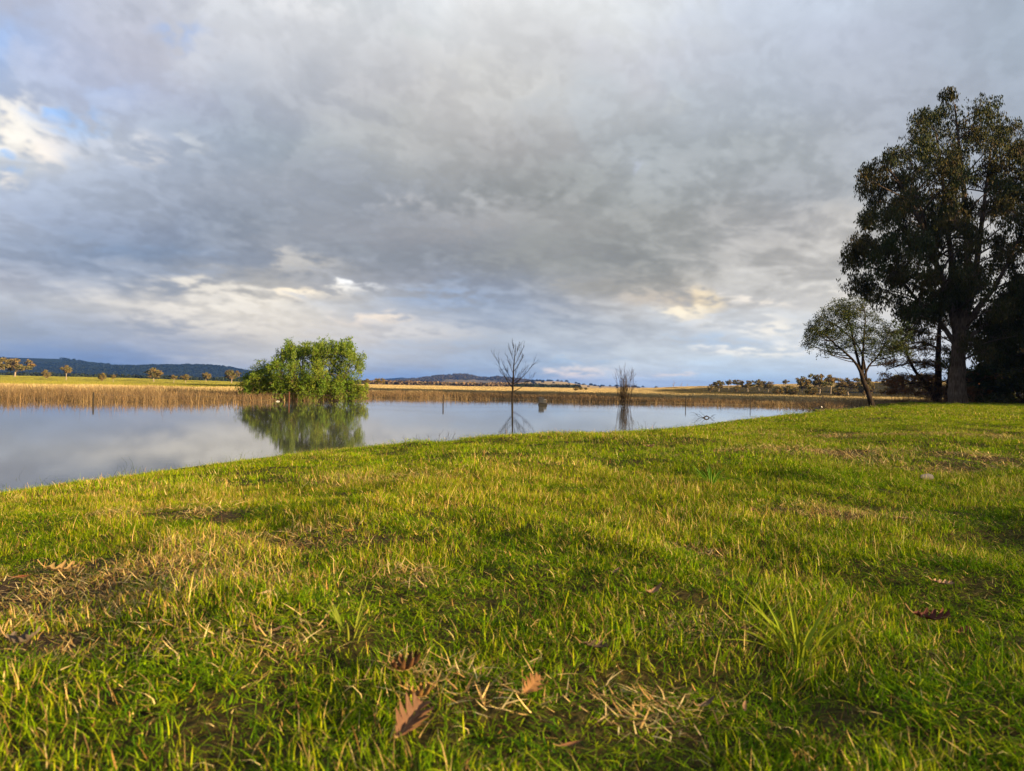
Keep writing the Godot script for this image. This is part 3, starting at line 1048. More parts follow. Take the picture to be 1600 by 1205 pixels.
func build_near_trees() -> void:
	rng.seed = 304
	var bark := bark_material()
	var leaf := mat(0.7, 0.15, Color(0.26, 0.26, 0.14))
	var dull := mat(0.8, 0.25, Color(0.2, 0.2, 0.12))
	# the tall gum
	var d := 54.0
	var foot := at_depth(1497, 634, d)
	foot.y = lawn_y(foot.x, foot.z) - 0.05
	var gum := thing("gum_tree", foot, "tall gum tree with thick pale peeling trunk and drooping dark crown at the lawn's edge", "tree")
	var limbs := [
		limb_from_px([[1497, 637], [1497, 632], [1496, 615], [1496, 590], [1497, 560], [1499, 530], [1504, 490]], d, 0.0, 0.74, 0.36),
		limb_from_px([[1499, 530], [1508, 470], [1512, 400], [1508, 320], [1500, 240], [1492, 165]], d, -0.5, 0.40, 0.05),
		limb_from_px([[1498, 545], [1490, 480], [1488, 420], [1480, 350], [1472, 270], [1462, 205]], d, 1.2, 0.34, 0.05),
		limb_from_px([[1496, 520], [1478, 455], [1462, 410], [1444, 360], [1415, 300], [1385, 260]], d, -1.4, 0.30, 0.05),
		limb_from_px([[1500, 525], [1520, 450], [1530, 380], [1540, 300], [1550, 220]], d, 1.6, 0.32, 0.05),
		limb_from_px([[1502, 520], [1528, 482], [1552, 452], [1580, 400], [1610, 330]], d, -1.0, 0.26, 0.05),
		limb_from_px([[1496, 545], [1470, 505], [1435, 470], [1395, 430], [1350, 415]], d, 1.0, 0.2, 0.04),
		limb_from_px([[1500, 545], [1530, 515], [1570, 490], [1620, 470]], d, 0.8, 0.18, 0.04),
	]
	var crown := polygon([[1488, 143], [1520, 158], [1560, 175], [1600, 210], [1650, 262], [1668, 350], [1655, 450], [1620, 515], [1560, 545], [1525, 560], [1500, 575], [1472, 552], [1440, 520], [1398, 482], [1345, 466], [1330, 448], [1328, 405], [1340, 355], [1350, 300], [1354, 264], [1382, 236], [1414, 218], [1432, 196], [1456, 166]])
	var cl := clumps_in(crown, 270, 0.8, d, 6.5)
	leafy_tree(gum, limbs, cl, {"bark": Color(0.17, 0.135, 0.108), "leaves": 640, "leaf": Vector2(0.24, 0.034), "radius": Vector3(0.95, 1.0, 0.95), "fuzz": 0.28, "droop": 0.72, "cols": [Color(0.042, 0.048, 0.020), Color(0.050, 0.052, 0.022), Color(0.031, 0.038, 0.016), Color(0.066, 0.058, 0.025)], "bumps": 0.07, "sag": 0.05, "twig": 0.02}, bark, leaf)
	# the leaning tree at the water's edge
	d = 41.0
	foot = at_depth(1366, 641, d)
	foot.y = lawn_y(foot.x, foot.z) - 0.04
	var lean := thing("leaning_tree", foot, "small leaning tree with sparse feathery olive crown at the water's edge", "tree")
	limbs = [
		limb_from_px([[1366, 643], [1361, 628], [1355, 610], [1348, 592], [1345, 578]], d, 0.0, 0.165, 0.10),
		limb_from_px([[1352, 602], [1340, 572], [1322, 552], [1305, 538], [1285, 520], [1265, 512]], d, -0.6, 0.085, 0.015),
		limb_from_px([[1346, 582], [1338, 552], [1332, 525], [1325, 495], [1318, 475]], d, 0.5, 0.085, 0.015),
		limb_from_px([[1348, 585], [1348, 560], [1350, 530], [1352, 500], [1350, 478]], d, -0.4, 0.08, 0.015),
		limb_from_px([[1350, 590], [1358, 572], [1372, 556], [1385, 530], [1392, 505]], d, 0.6, 0.065, 0.015),
		limb_from_px([[1354, 595], [1350, 565], [1340, 540], [1312, 512], [1290, 500]], d, 0.8, 0.065, 0.015),
	]
	crown = polygon([[1250, 528], [1276, 500], [1300, 480], [1325, 466], [1345, 472], [1370, 490], [1395, 503], [1402, 535], [1392, 560], [1370, 566], [1350, 556], [1330, 560], [1300, 560], [1275, 548]])
	cl = clumps_in(crown, 110, 0.28, d, 2.0)
	cl += clumps_in(polygon([[1275, 505], [1300, 482], [1325, 466], [1345, 475], [1345, 505], [1300, 525]]), 26, 0.3, d, 1.4)
	cl += clumps_in(polygon([[1378, 505], [1410, 505], [1428, 530], [1420, 560], [1385, 552]]), 18, 0.3, d, 1.2)
	leafy_tree(lean, limbs, cl, {"bark": Color(0.055, 0.045, 0.037), "leaves": 175, "leaf": Vector2(0.10, 0.019), "radius": Vector3(0.46, 0.36, 0.46), "fuzz": 0.35, "droop": 0.2, "cols": [Color(0.040, 0.056, 0.016), Color(0.028, 0.042, 0.013), Color(0.050, 0.060, 0.018)], "twig": 0.008}, bark, dull)
	# the rusty brown tree behind them
	d = 62.0
	foot = at_depth(1463, 631, d)
	foot.y = lawn_y(foot.x, foot.z) - 0.05
	var rust := thing("brown_tree", foot, "rusty brown tree with flat tiers of dead looking foliage behind the tall gum", "tree")
	limbs = [
		limb_from_px([[1464, 634], [1466, 600], [1466, 560], [1468, 510], [1470, 460]], d, 0.0, 0.36, 0.08),
		limb_from_px([[1462, 626], [1448, 602], [1430, 580], [1418, 555], [1408, 530]], d, -0.8, 0.2, 0.05),
		limb_from_px([[1478, 630], [1482, 600], [1486, 570], [1500, 545]], d, 0.6, 0.2, 0.05),
		limb_from_px([[1466, 575], [1440, 566], [1410, 570], [1385, 578]], d, -1.2, 0.1, 0.03),
		limb_from_px([[1467, 545], [1440, 535], [1415, 540]], d, 1.2, 0.1, 0.03),
		limb_from_px([[1466, 600], [1430, 598], [1395, 606]], d, 0.6, 0.1, 0.03),
		limb_from_px([[1480, 605], [1515, 590], [1550, 575]], d, 0.4, 0.1, 0.03),
	]
	cl = []
	for row in [[1392, 1450, 520, 24], [1386, 1480, 545, 28], [1378, 1478, 568, 34], [1376, 1470, 590, 36], [1380, 1485, 610, 34], [1488, 1560, 588, 24], [1490, 1550, 610, 24], [1440, 1490, 500, 14], [1400, 1470, 533, 16], [1385, 1475, 601, 20]]:
		for k in row[3]:
			cl.append(at_depth(rng.randf_range(row[0], row[1]), row[2] + rng.randfn(0.0, 3.2), d + rng.randf_range(-2.5, 2.5)))
	leafy_tree(rust, limbs, cl, {"bark": Color(0.07, 0.045, 0.035), "leaves": 130, "leaf": Vector2(0.14, 0.026), "radius": Vector3(0.75, 0.24, 0.75), "droop": 0.15, "cols": [Color(0.14, 0.068, 0.03), Color(0.10, 0.052, 0.026), Color(0.075, 0.06, 0.03), Color(0.18, 0.085, 0.03)], "sag": 0.02}, bark, dull)
	# dark conifers at the edge of the lawn
	conifer(Vector3(0, 0, 0), 1606.0, 60.0, 10.5, 5.6, "broad dark conifer with foliage down to the lawn beside the tall gum")
	conifer(Vector3(0, 0, 0), 1562.0, 67.0, 6.5, 4.2, "lower dark conifer squeezed between the broad one and the gum")
	conifer(Vector3(0, 0, 0), 1700.0, 64.0, 12.0, 4.8, "taller dark conifer next to the broad one by the lawn")
	# the windbreak further along the same edge: it shades the foot of the gum
	for k in 5:
		var q := Vector3(52.0 - k * 2.0, 0, -50.0 + k * 3.3)
		conifer_at(q, 18.5 + [0.0, 1.2, -1.0, 0.8, 1.8][k], 4.4, ["first tall dark conifer of the windbreak row, deepest behind the gum", "second tall dark conifer of the windbreak row along the lawn", "third and lowest dark conifer of the windbreak row", "fourth tall dark conifer of the windbreak row along the lawn", "last and tallest dark conifer of the windbreak row"][k], "windbreak conifers")

func conifer(_o: Vector3, px: float, d: float, high: float, wide: float, label: String) -> void:
	var q := at_depth(px, 630, d)
	conifer_at(q, high, wide, label, "")

func conifer_at(q: Vector3, high: float, wide: float, label: String, group: String) -> void:
	q.y = lawn_y(q.x, q.z) - 0.05
	var t := thing("conifer", q, label, "tree", group)
	var limbs := [{"p": curve(q, q + Vector3(0.1, high, 0), Vector3.ZERO, 8), "r": taper(0.34, 0.03, 9)}]
	var cl: Array = []
	var y := 0.6
	while y < high:
		var f := y / high
		var R := wide * (1.0 - pow(f, 2.2)) * (0.75 + 0.25 * sin(y * 3.0))
		for k in 18:
			var a := rng.randf() * TAU
			cl.append(q + Vector3(cos(a) * R * rng.randf_range(0.45, 1.0), y + rng.randf_range(-0.3, 0.3), sin(a) * R * rng.randf_range(0.45, 1.0)))
		y += 0.72
	leafy_tree(t, limbs, cl, {"bark": Color(0.06, 0.045, 0.035), "leaves": 190, "leaf": Vector2(0.24, 0.07), "radius": Vector3(1.0, 0.5, 1.0), "droop": 0.3, "cols": [Color(0.036, 0.046, 0.018), Color(0.046, 0.052, 0.018), Color(0.030, 0.038, 0.017)], "sag": -0.05}, mat(0.95, 0.2), mat(0.8, 0.25, Color(0.08, 0.08, 0.05)))

func twiggy(b: MB, p: Vector3, dir: Vector3, len: float, r: float, level: int, col: Color, lift: float) -> void:
	# a bare branch that forks into finer ones
	var steps := 4
	var path: Array = [p]
	var d := dir
	for k in steps:
		d = (d + rand_dir() * 0.13 + Vector3.UP * lift).normalized()
		p += d * len / steps
		path.append(p)
	b.tube(path, taper(r, r * 0.45, steps + 1), 5 if level > 1 else 3, col)
	if level == 0:
		return
	var n := 4 if level > 1 else 3
	for k in n:
		var at: int = 1 + (k * steps) / n
		var q: Vector3 = path[mini(at, steps)]
		var side := d.cross(rand_dir()).normalized()
		twiggy(b, q, (d * 0.75 + side * rng.randf_range(0.45, 0.75)).normalized(), len * rng.randf_range(0.42, 0.62), r * 0.5, level - 1, col, lift)

func build_shore_trees() -> void:
	rng.seed = 305
	var bark := mat(0.95, 0.2)
	var bw := mat(0.6, 0.35, Color(0.4, 0.45, 0.25))
	# willow bush standing in the water
	var d := 40.5
	var foot := on_water(474, 625)
	d = -foot.z
	foot.y = -0.65
	var bush := thing("willow_bush", foot, "round bright green willow bush standing in the lake", "bush")
	var limbs: Array = []
	for s in [[470, 474, 545], [440, 430, 565], [500, 505, 548], [520, 535, 555], [455, 400, 585], [535, 560, 600], [425, 392, 600], [485, 460, 540], [510, 545, 580]]:
		var a := at_depth(s[0], 626, d + rng.randf_range(-1.0, 1.0))
		a.y = -0.65
		var e := at_depth(s[1], s[2], d + rng.randf_range(-1.6, 1.6))
		limbs.append({"p": curve(a, e, Vector3(0, 0.15, 0), 6), "r": taper(0.075, 0.015, 7)})
	var cl := clumps_in(polygon([[384, 606], [398, 592], [418, 580], [436, 571], [450, 560], [470, 556], [500, 552], [528, 552], [540, 562], [550, 576], [555, 592], [552, 604], [520, 612], [470, 614], [420, 614], [385, 612]]), 175, 0.27, d, 2.5)
	cl += clumps_in(polygon([[376, 600], [400, 596], [560, 594], [566, 622], [540, 625], [400, 625], [380, 620]]), 90, 0.24, d, 2.4)
	cl += clumps_in(polygon([[543, 600], [566, 602], [576, 612], [566, 621], [540, 618]]), 9, 0.25, d, 0.7)
	for s in [[450, 540], [456, 537], [468, 546], [480, 543], [498, 538], [505, 540], [530, 537], [541, 536], [546, 541], [554, 552], [563, 560], [412, 570], [402, 577], [388, 592], [520, 538], [437, 556]]:
		for k in 3:
			cl.append(at_depth(s[0] + rng.randf_range(-3, 3), s[1] + 5.0 * k, d + rng.randf_range(-0.7, 0.7)))
	var shoots: Array = []
	for k in 330:
		var sx := rng.randf_range(385.0, 562.0)
		var top := lerp_table([[370, 606], [392, 588], [418, 576], [436, 566], [448, 554], [470, 551], [500, 547], [528, 547], [545, 553], [556, 568], [564, 590]], sx)
		var a := at_depth(sx, top + 6.0, d + rng.randf_range(-1.8, 1.8))
		shoots.append([a, a + Vector3(rng.randf_range(-0.15, 0.15) + (sx - 474.0) * 0.0016, rng.randf_range(0.25, 0.75) * (0.45 if sx < 435.0 else 1.0), rng.randf_range(-0.15, 0.15))])
	leafy_tree(bush, limbs, cl, {"shoots": shoots, "bark": Color(0.10, 0.075, 0.045), "leaves": 240, "leaf": Vector2(0.095, 0.018), "radius": Vector3(0.32, 0.52, 0.32), "droop": 0.45, "lift": Vector3.UP, "cols": [Color(0.105, 0.165, 0.012), Color(0.080, 0.14, 0.010), Color(0.135, 0.19, 0.014)], "twig": 0.006, "sides": 5, "bumps": 0.02, "fuzz": 0.35}, bark, bw)

	# bare young tree in the water
	foot = on_water(800, 628)
	d = -foot.z
	foot.y = -0.65
	var bare_col := Color(0.020, 0.016, 0.014)
	var tree := thing("bare_tree", foot, "bare young tree with one straight dark trunk standing in the lake", "tree")
	var b := MB.new()
	var trunk := limb_from_px([[800, 640], [801, 612], [802, 590], [803, 570], [805, 550], [806, 537]], d, 0.0, 0.075, 0.008)
	trunk.p[0] = foot
	b.tube(trunk.p.map(func(p): return p - foot), trunk.r, 8, bare_col)
	part("trunk", b.mesh(), bark, tree)
	for s in [[801, 606, 776, 561, 0.035], [801, 612, 834, 588, 0.032], [802, 600, 834, 568, 0.032], [802, 596, 822, 574, 0.025], [802, 594, 786, 570, 0.025], [803, 585, 792, 556, 0.02], [803, 580, 818, 556, 0.02], [804, 570, 819, 540, 0.018], [804, 566, 796, 545, 0.015], [805, 556, 813, 536, 0.012], [805, 552, 800, 534, 0.012], [802, 604, 815, 590, 0.018], [802, 598, 782, 582, 0.018], [803, 590, 810, 570, 0.015]]:
		var a := at_depth(s[0], s[1], d)
		var e := at_depth(s[2], s[3], d + rng.randf_range(-0.7, 0.7))
		var w := MB.new()
		w.tube(curve(a - foot, e - foot, Vector3(0, -0.08, 0) * (e - a).length(), 6), taper(s[4], 0.005, 7), 5, bare_col)
		for k in 9:
			var f := rng.randf_range(0.25, 1.0)
			var q := a.lerp(e, f) - foot
			twiggy(w, q, ((e - a).normalized() + rand_dir() * 0.6 + Vector3.UP * 0.2).normalized(), (e - a).length() * rng.randf_range(0.18, 0.38), 0.009, 1, bare_col, 0.08)
		part("branch", w.mesh(), bark, tree)

	# bare shrub in the water
	foot = on_water(975, 632)
	d = -foot.z
	foot.y = -0.6
	var shrub := thing("bare_shrub", foot, "bare upright shrub of many thin stems standing in the lake", "shrub")
	for k in 22:
		var w := MB.new()
		var a := foot + Vector3(rng.randf_range(-0.25, 0.25), 0, rng.randf_range(-0.25, 0.25))
		var top := at_depth(979 + rng.randf_range(-17.0, 17.0), rng.randf_range(572, 600), d + rng.randf_range(-0.5, 0.5))
		w.tube(curve(a - foot, top - foot, Vector3(rng.randf_range(-0.12, 0.12), 0, 0), 6), taper(0.018, 0.005, 7), 4, bare_col)
		for q in 9:
			var f := rng.randf_range(0.3, 1.0)
			twiggy(w, a.lerp(top, f) - foot, ((top - a).normalized() + rand_dir() * 0.75).normalized(), rng.randf_range(0.25, 0.55), 0.007, 1, Color(0.06, 0.045, 0.028), 0.15)
		part("stem", w.mesh(), bark, shrub)
	# bare dark bush at the end of the bay
	foot = on_water(1283, 641)
	foot.y = -0.1
	var thicket := thing("bare_thicket", foot, "low tangled bare bush at the lake's edge behind the bird", "shrub")
	for k in 24:
		var w := MB.new()
		for q in 1:
			var dir := (rand_dir() * 0.8 + Vector3.UP).normalized()
			twiggy(w, Vector3(rng.randf_range(-0.8, 1.0), 0, rng.randf_range(-0.4, 0.4)), dir, rng.randf_range(0.6, 1.0), 0.014, 2, Color(0.07, 0.055, 0.045), 0.0)
		part("branch", w.mesh(), bark, thicket)
	# tangle of dead branches and brown brush between the trunks
	for s in [[1425, 634, 1.5, "dead branches heaped beside the brown tree's trunk"], [1540, 629, 1.6, "brown dry brush between the tall gum and the broad conifer"], [1455, 633, 1.2, "dry brown brush at the foot of the brown tree"]]:
		var q := at_depth(s[0], s[1], 60.0)
		q.y = lawn_y(q.x, q.z) - 0.05
		var heap := thing("dry_brush", q, s[3], "brush")
		for k in 28:
			var w := MB.new()
			for r in 1:
				twiggy(w, Vector3(rng.randf_range(-1.0, 1.0) * s[2], 0, rng.randf_range(-0.8, 0.8)), (rand_dir() + Vector3.UP * 0.8).normalized(), rng.randf_range(0.6, 1.3), 0.018, 2, tint(Color(0.17, 0.10, 0.055), 0.4), -0.02)
			part("branch", w.mesh(), bark, heap)

# ---------------------------------------------------------------- gums far off on the paddocks
func far_gum(kind: int, wood: Material, leaf: Material) -> Node3D:
	var t := Node3D.new()
	var limbs: Array = []
	var clumps: Array = []
	var o := {"bark": Color(0.27, 0.22, 0.17), "leaves": 110, "leaf": Vector2(0.5, 0.2), "radius": Vector3(1.15, 0.8, 1.15), "droop": 0.15, "cols": [Color(0.17, 0.135, 0.045), Color(0.13, 0.115, 0.04), Color(0.21, 0.15, 0.06), Color(0.10, 0.09, 0.035)], "twig": 0.05, "sides": 6, "bumps": 0.02, "spray": 6}
	# all about ten metres tall
	var trunk_to: float = [2.6, 5.4, 3.4, 0.8][kind]
	limbs.append({"p": curve(Vector3(0, -0.3, 0), Vector3(0.3, trunk_to, 0.1), Vector3(0.15, 0, 0), 5), "r": taper(0.30, 0.2, 6)})
	var R: float = [5.0, 2.9, 4.0, 3.4][kind]
	var H: float = [3.3, 2.3, 2.9, 3.6][kind]
	var mid := Vector3(0.2, [5.6, 7.0, 6.0, 4.6][kind], 0)
	for k in [44, 24, 34, 36][kind]:
		var u := rand_dir() * pow(rng.randf(), 0.33)
		clumps.append(mid + Vector3(u.x * R, u.y * H, u.z * R))
	for k in [7, 5, 6, 5][kind]:
		var e: Vector3 = clumps[k * 4]
		limbs.append({"p": curve(Vector3(0.25, trunk_to - 0.2, 0.1), e, Vector3(0, -0.5, 0), 5), "r": taper(0.15, 0.05, 6)})
	leafy_tree(t, limbs, clumps, o, wood, leaf)
	return t

func build_far_trees() -> void:
	rng.seed = 306
	var wood := mat(0.8, 0.3)
	var leaf := mat(0.75, 0.25, Color(0.2, 0.18, 0.1))
	var protos: Array = []
	var sizes: Array = []
	for k in 4:
		var g := far_gum(k, wood, leaf)
		var box: AABB = (g.get_node("crown") as MeshInstance3D).mesh.get_aabb()
		sizes.append(Vector3((box.size.x + box.size.z) * 0.46, box.end.y * 0.97, 0))
		protos.append(g)
	# column, foot row, top row, width in pixels, kind, label, turn
	var spots := [
		[22, 589, 560, 46, 0, "broad golden gum with white forked limbs on the green paddock"],
		[-12, 589, 557, 40, 0, "large gum whose crown touches the broad golden gum"],
		[73, 592, 578, 13, 3, "small rounded yellow tree between the broad gum and the tall pale one"],
		[103, 594, 571, 18, 1, "tall pale gum with long bare trunk and small top crown"],
		[159, 596, 583, 13, 3, "squat olive bush tree beside a stunted pale gum"],
		[177, 598, 585, 9, 1, "stunted pale gum next to the squat olive bush tree"],
		[240, 597, 575, 26, 2, "round headed golden gum alone behind the reeds"],
		[271, 599, 586, 11, 1, "thin small gum beside the round headed golden gum"],
		[290, 599, 585, 15, 2, "small one sided gum with white trunk behind the reeds"],
		[322, 597, 582, 15, 2, "small compact gum in the middle of the green paddock's edge"],
		[361, 599, 578, 25, 2, "full crowned golden gum next to the willow bush"],
		[573, 604, 592, 13, 2, "smaller of two gums in the dry field behind the willow bush"],
		[593, 604, 591, 17, 0, "wider of two gums in the dry field behind the willow bush"],
		[900, 611, 604, 9, 3, "dark small tree at the head of three in the golden field"],
		[908, 611, 605, 7, 2, "middle small tree of three in the golden field"],
		[915, 611, 605.5, 6, 2, "last and smallest of three trees in the golden field"],
		[1110, 613, 602, 8, 3, "narrow dark tree at the foot of the grassy hill"],
		[1123, 612, 597, 17, 2, "dark round gum at the start of the hill's row of trees"],
		[1139, 609, 595.5, 10, 1, "pale thin gum behind the dark round one on the hill"],
		[1152, 606, 595, 16, 0, "flat topped gum on the crest of the hill"],
		[1151, 613, 604, 9, 3, "low bush in front of the flat topped gum on the hill"],
		[1169, 613, 597, 17, 0, "wide dark gum halfway up the hill"],
		[1186, 611, 595.5, 13, 2, "golden gum beside the wide dark one on the hill"],
		[1200, 613, 598, 14, 0, "low spreading gum beside the golden one on the hill"],
		[1228, 606, 595, 10, 1, "thin pale gum on the skyline of the hill"],
		[1254, 616, 592, 20, 2, "tall lumpy gum next to the great round gum on the hill"],
		[1280, 616, 588.5, 30, 0, "great round gum standing highest on the hill"],
		[1298, 616, 590, 18, 1, "open crowned golden gum touching the great round gum"],
		[1326, 618, 594, 32, 0, "broad golden gum seen past the leaning tree"],
		[1352, 620, 595, 22, 3, "dark tree seen behind the leaning tree's trunk"],
		[1216, 618, 606, 16, 3, "dark shrub at the lower end of the hill's thicket"],
		[1236, 619, 605, 18, 3, "dense shrub below the tall lumpy gum"],
		[1268, 620, 606, 18, 3, "dense shrub below the great round gum"],
		[1310, 620, 607, 20, 3, "dense shrub below the broad golden gum"],
		[1400, 616, 590, 30, 2, "gum on the hill seen through the brown tree"],
		[1440, 616, 588, 34, 0, "wide gum on the hill hidden by the brown tree"],
		[1545, 618, 588, 40, 0, "wide gum on the hill hidden by the dark conifer"],
	]
	var k := 0
	for s in spots:
		var want: float = s[1]
		var q := on_ground(s[0], want, 110.0, 430.0)
		var d := -q.z
		var t: Node3D = protos[s[4]].duplicate()
		t.name = numbered("gum" if s[4] != 3 else "bushy_tree")
		add_child(t)
		t.position = q
		var size: Vector3 = sizes[s[4]]
		var hh: float = (s[1] - s[2]) * d / FOCAL / size.y
		var ww: float = s[3] * d / FOCAL / size.x
		if s[0] > 1000:
			hh *= 1.15
			ww *= 1.2
		t.transform.basis = Basis(Vector3.UP, k * 1.9).scaled(Vector3(ww, hh, ww))
		tag(t, s[5], "tree", "gums on the far paddocks" if s[0] < 700 else "trees on the grassy hill")
		k += 1
	for p in protos:
		p.free()
	# dead bare trees on the hill's skyline
	for s in [[1052, 604, 591, "tallest dead tree on the bare skyline of the hill"], [1064, 604, 595, "forked dead tree beside the tallest one on the skyline"], [1074, 604, 598, "smallest dead tree on the bare skyline of the hill"]]:
		var q := on_ground(s[0], s[1], 110.0, 430.0)
		var t := thing("dead_tree", q, s[3], "tree", "dead trees on the hill")
		var h: float = (s[1] - s[2]) * -q.z / FOCAL
		var b := MB.new()
		twiggy(b, Vector3(0, -0.2, 0), Vector3(0.1, 1, 0).normalized(), h * 0.6, 0.14, 2, Color(0.2, 0.16, 0.13), 0.05)
		part("trunk", b.mesh(), wood, t)


# ---------------------------------------------------------------- fence, floats, bird, driftwood
func fence_post(px: float, foot_row: float, top_row: float, r: float, col: Color, label: String) -> Vector3:
	var q := on_water(px, foot_row)
	var top := at_depth(px, top_row, -q.z)
	q.y = -0.65
	var t := thing("fence_post", q, label, "post", "flooded fence posts")
	var b := MB.new()
	var h := top.y - q.y
	b.tube([Vector3(0, 0, 0), Vector3(0.01, h * 0.5, 0), Vector3(0.015, h - 0.02, 0), Vector3(0.015, h, 0), Vector3(0.015, h + 0.002, 0)], [r, r * 0.96, r * 0.9, r * 0.78, 0.001], 9, col, 0.05)
	part("post", b.mesh(), mat(0.95, 0.2), t)
	return top

func build_fence() -> void:
	var dark := Color(0.035, 0.028, 0.024)
	var tops: Array = []
	tops.append(fence_post(145, 630.5, 613, 0.032, dark, "dark wooden fence post among the reeds opposite the small gums"))
	tops.append(fence_post(451, 628.5, 612, 0.032, Color(0.10, 0.05, 0.035), "rusty brown fence post in front of the willow bush"))
	tops.append(fence_post(692, 632, 616.5, 0.032, dark, "dark fence post between the willow bush and the bare tree"))
	tops.append(fence_post(1071, 635, 620, 0.022, dark, "dark fence post beyond the bare upright shrub"))
	tops.append(fence_post(1172, 636, 622, 0.022, dark, "dark fence post beyond the drowned branch"))
	var o := thing("fence_wire", Vector3.ZERO, "thin sagging fence wire strung between the flooded posts", "wire")
	var b := MB.new()
	for k in tops.size() - 1:
		var a: Vector3 = tops[k]
		var e: Vector3 = tops[k + 1]
		b.tube(curve(a - Vector3(0, 0.08, 0), e - Vector3(0, 0.08, 0), Vector3(0, -0.12, 0), 10), taper(0.003, 0.003, 11), 4, Color(0.05, 0.045, 0.04))
	part("strand", b.mesh(), mat(0.6, 0.5), o)
	b = MB.new()
	for k in tops.size() - 1:
		var a: Vector3 = tops[k]
		var e: Vector3 = tops[k + 1]
		b.tube(curve(a - Vector3(0, 0.34, 0), e - Vector3(0, 0.34, 0), Vector3(0, -0.05, 0), 10), taper(0.003, 0.003, 11), 4, Color(0.05, 0.045, 0.04))
	part("strand", b.mesh(), mat(0.6, 0.5), o)

func chamfered(size: Vector3, c: float, col: Color) -> ArrayMesh:     # a box with chamfered edges, standing on y = 0
	var b := MB.new()
	var x := size.x * 0.5
	var z := size.z * 0.5
	var rings := [[0.0, c], [c, 0.0], [size.y - c, 0.0], [size.y, c]]
	var loops: Array = []
	for r in rings:
		var xx: float = x - r[1]
		var zz: float = z - r[1]
		loops.append([Vector3(-xx + c, r[0], -zz), Vector3(xx - c, r[0], -zz), Vector3(xx, r[0], -zz + c), Vector3(xx, r[0], zz - c), Vector3(xx - c, r[0], zz), Vector3(-xx + c, r[0], zz), Vector3(-xx, r[0], zz - c), Vector3(-xx, r[0], -zz + c)])
	for k in 3:
		for s in 8:
			b.quad(loops[k][s], loops[k][(s + 1) % 8], loops[k + 1][(s + 1) % 8], loops[k + 1][s], col)
	for s in range(1, 7):
		b.tri(loops[3][0], loops[3][s], loops[3][s + 1], col)
		b.tri(loops[0][0], loops[0][s + 1], loops[0][s], col)
	return b.mesh()

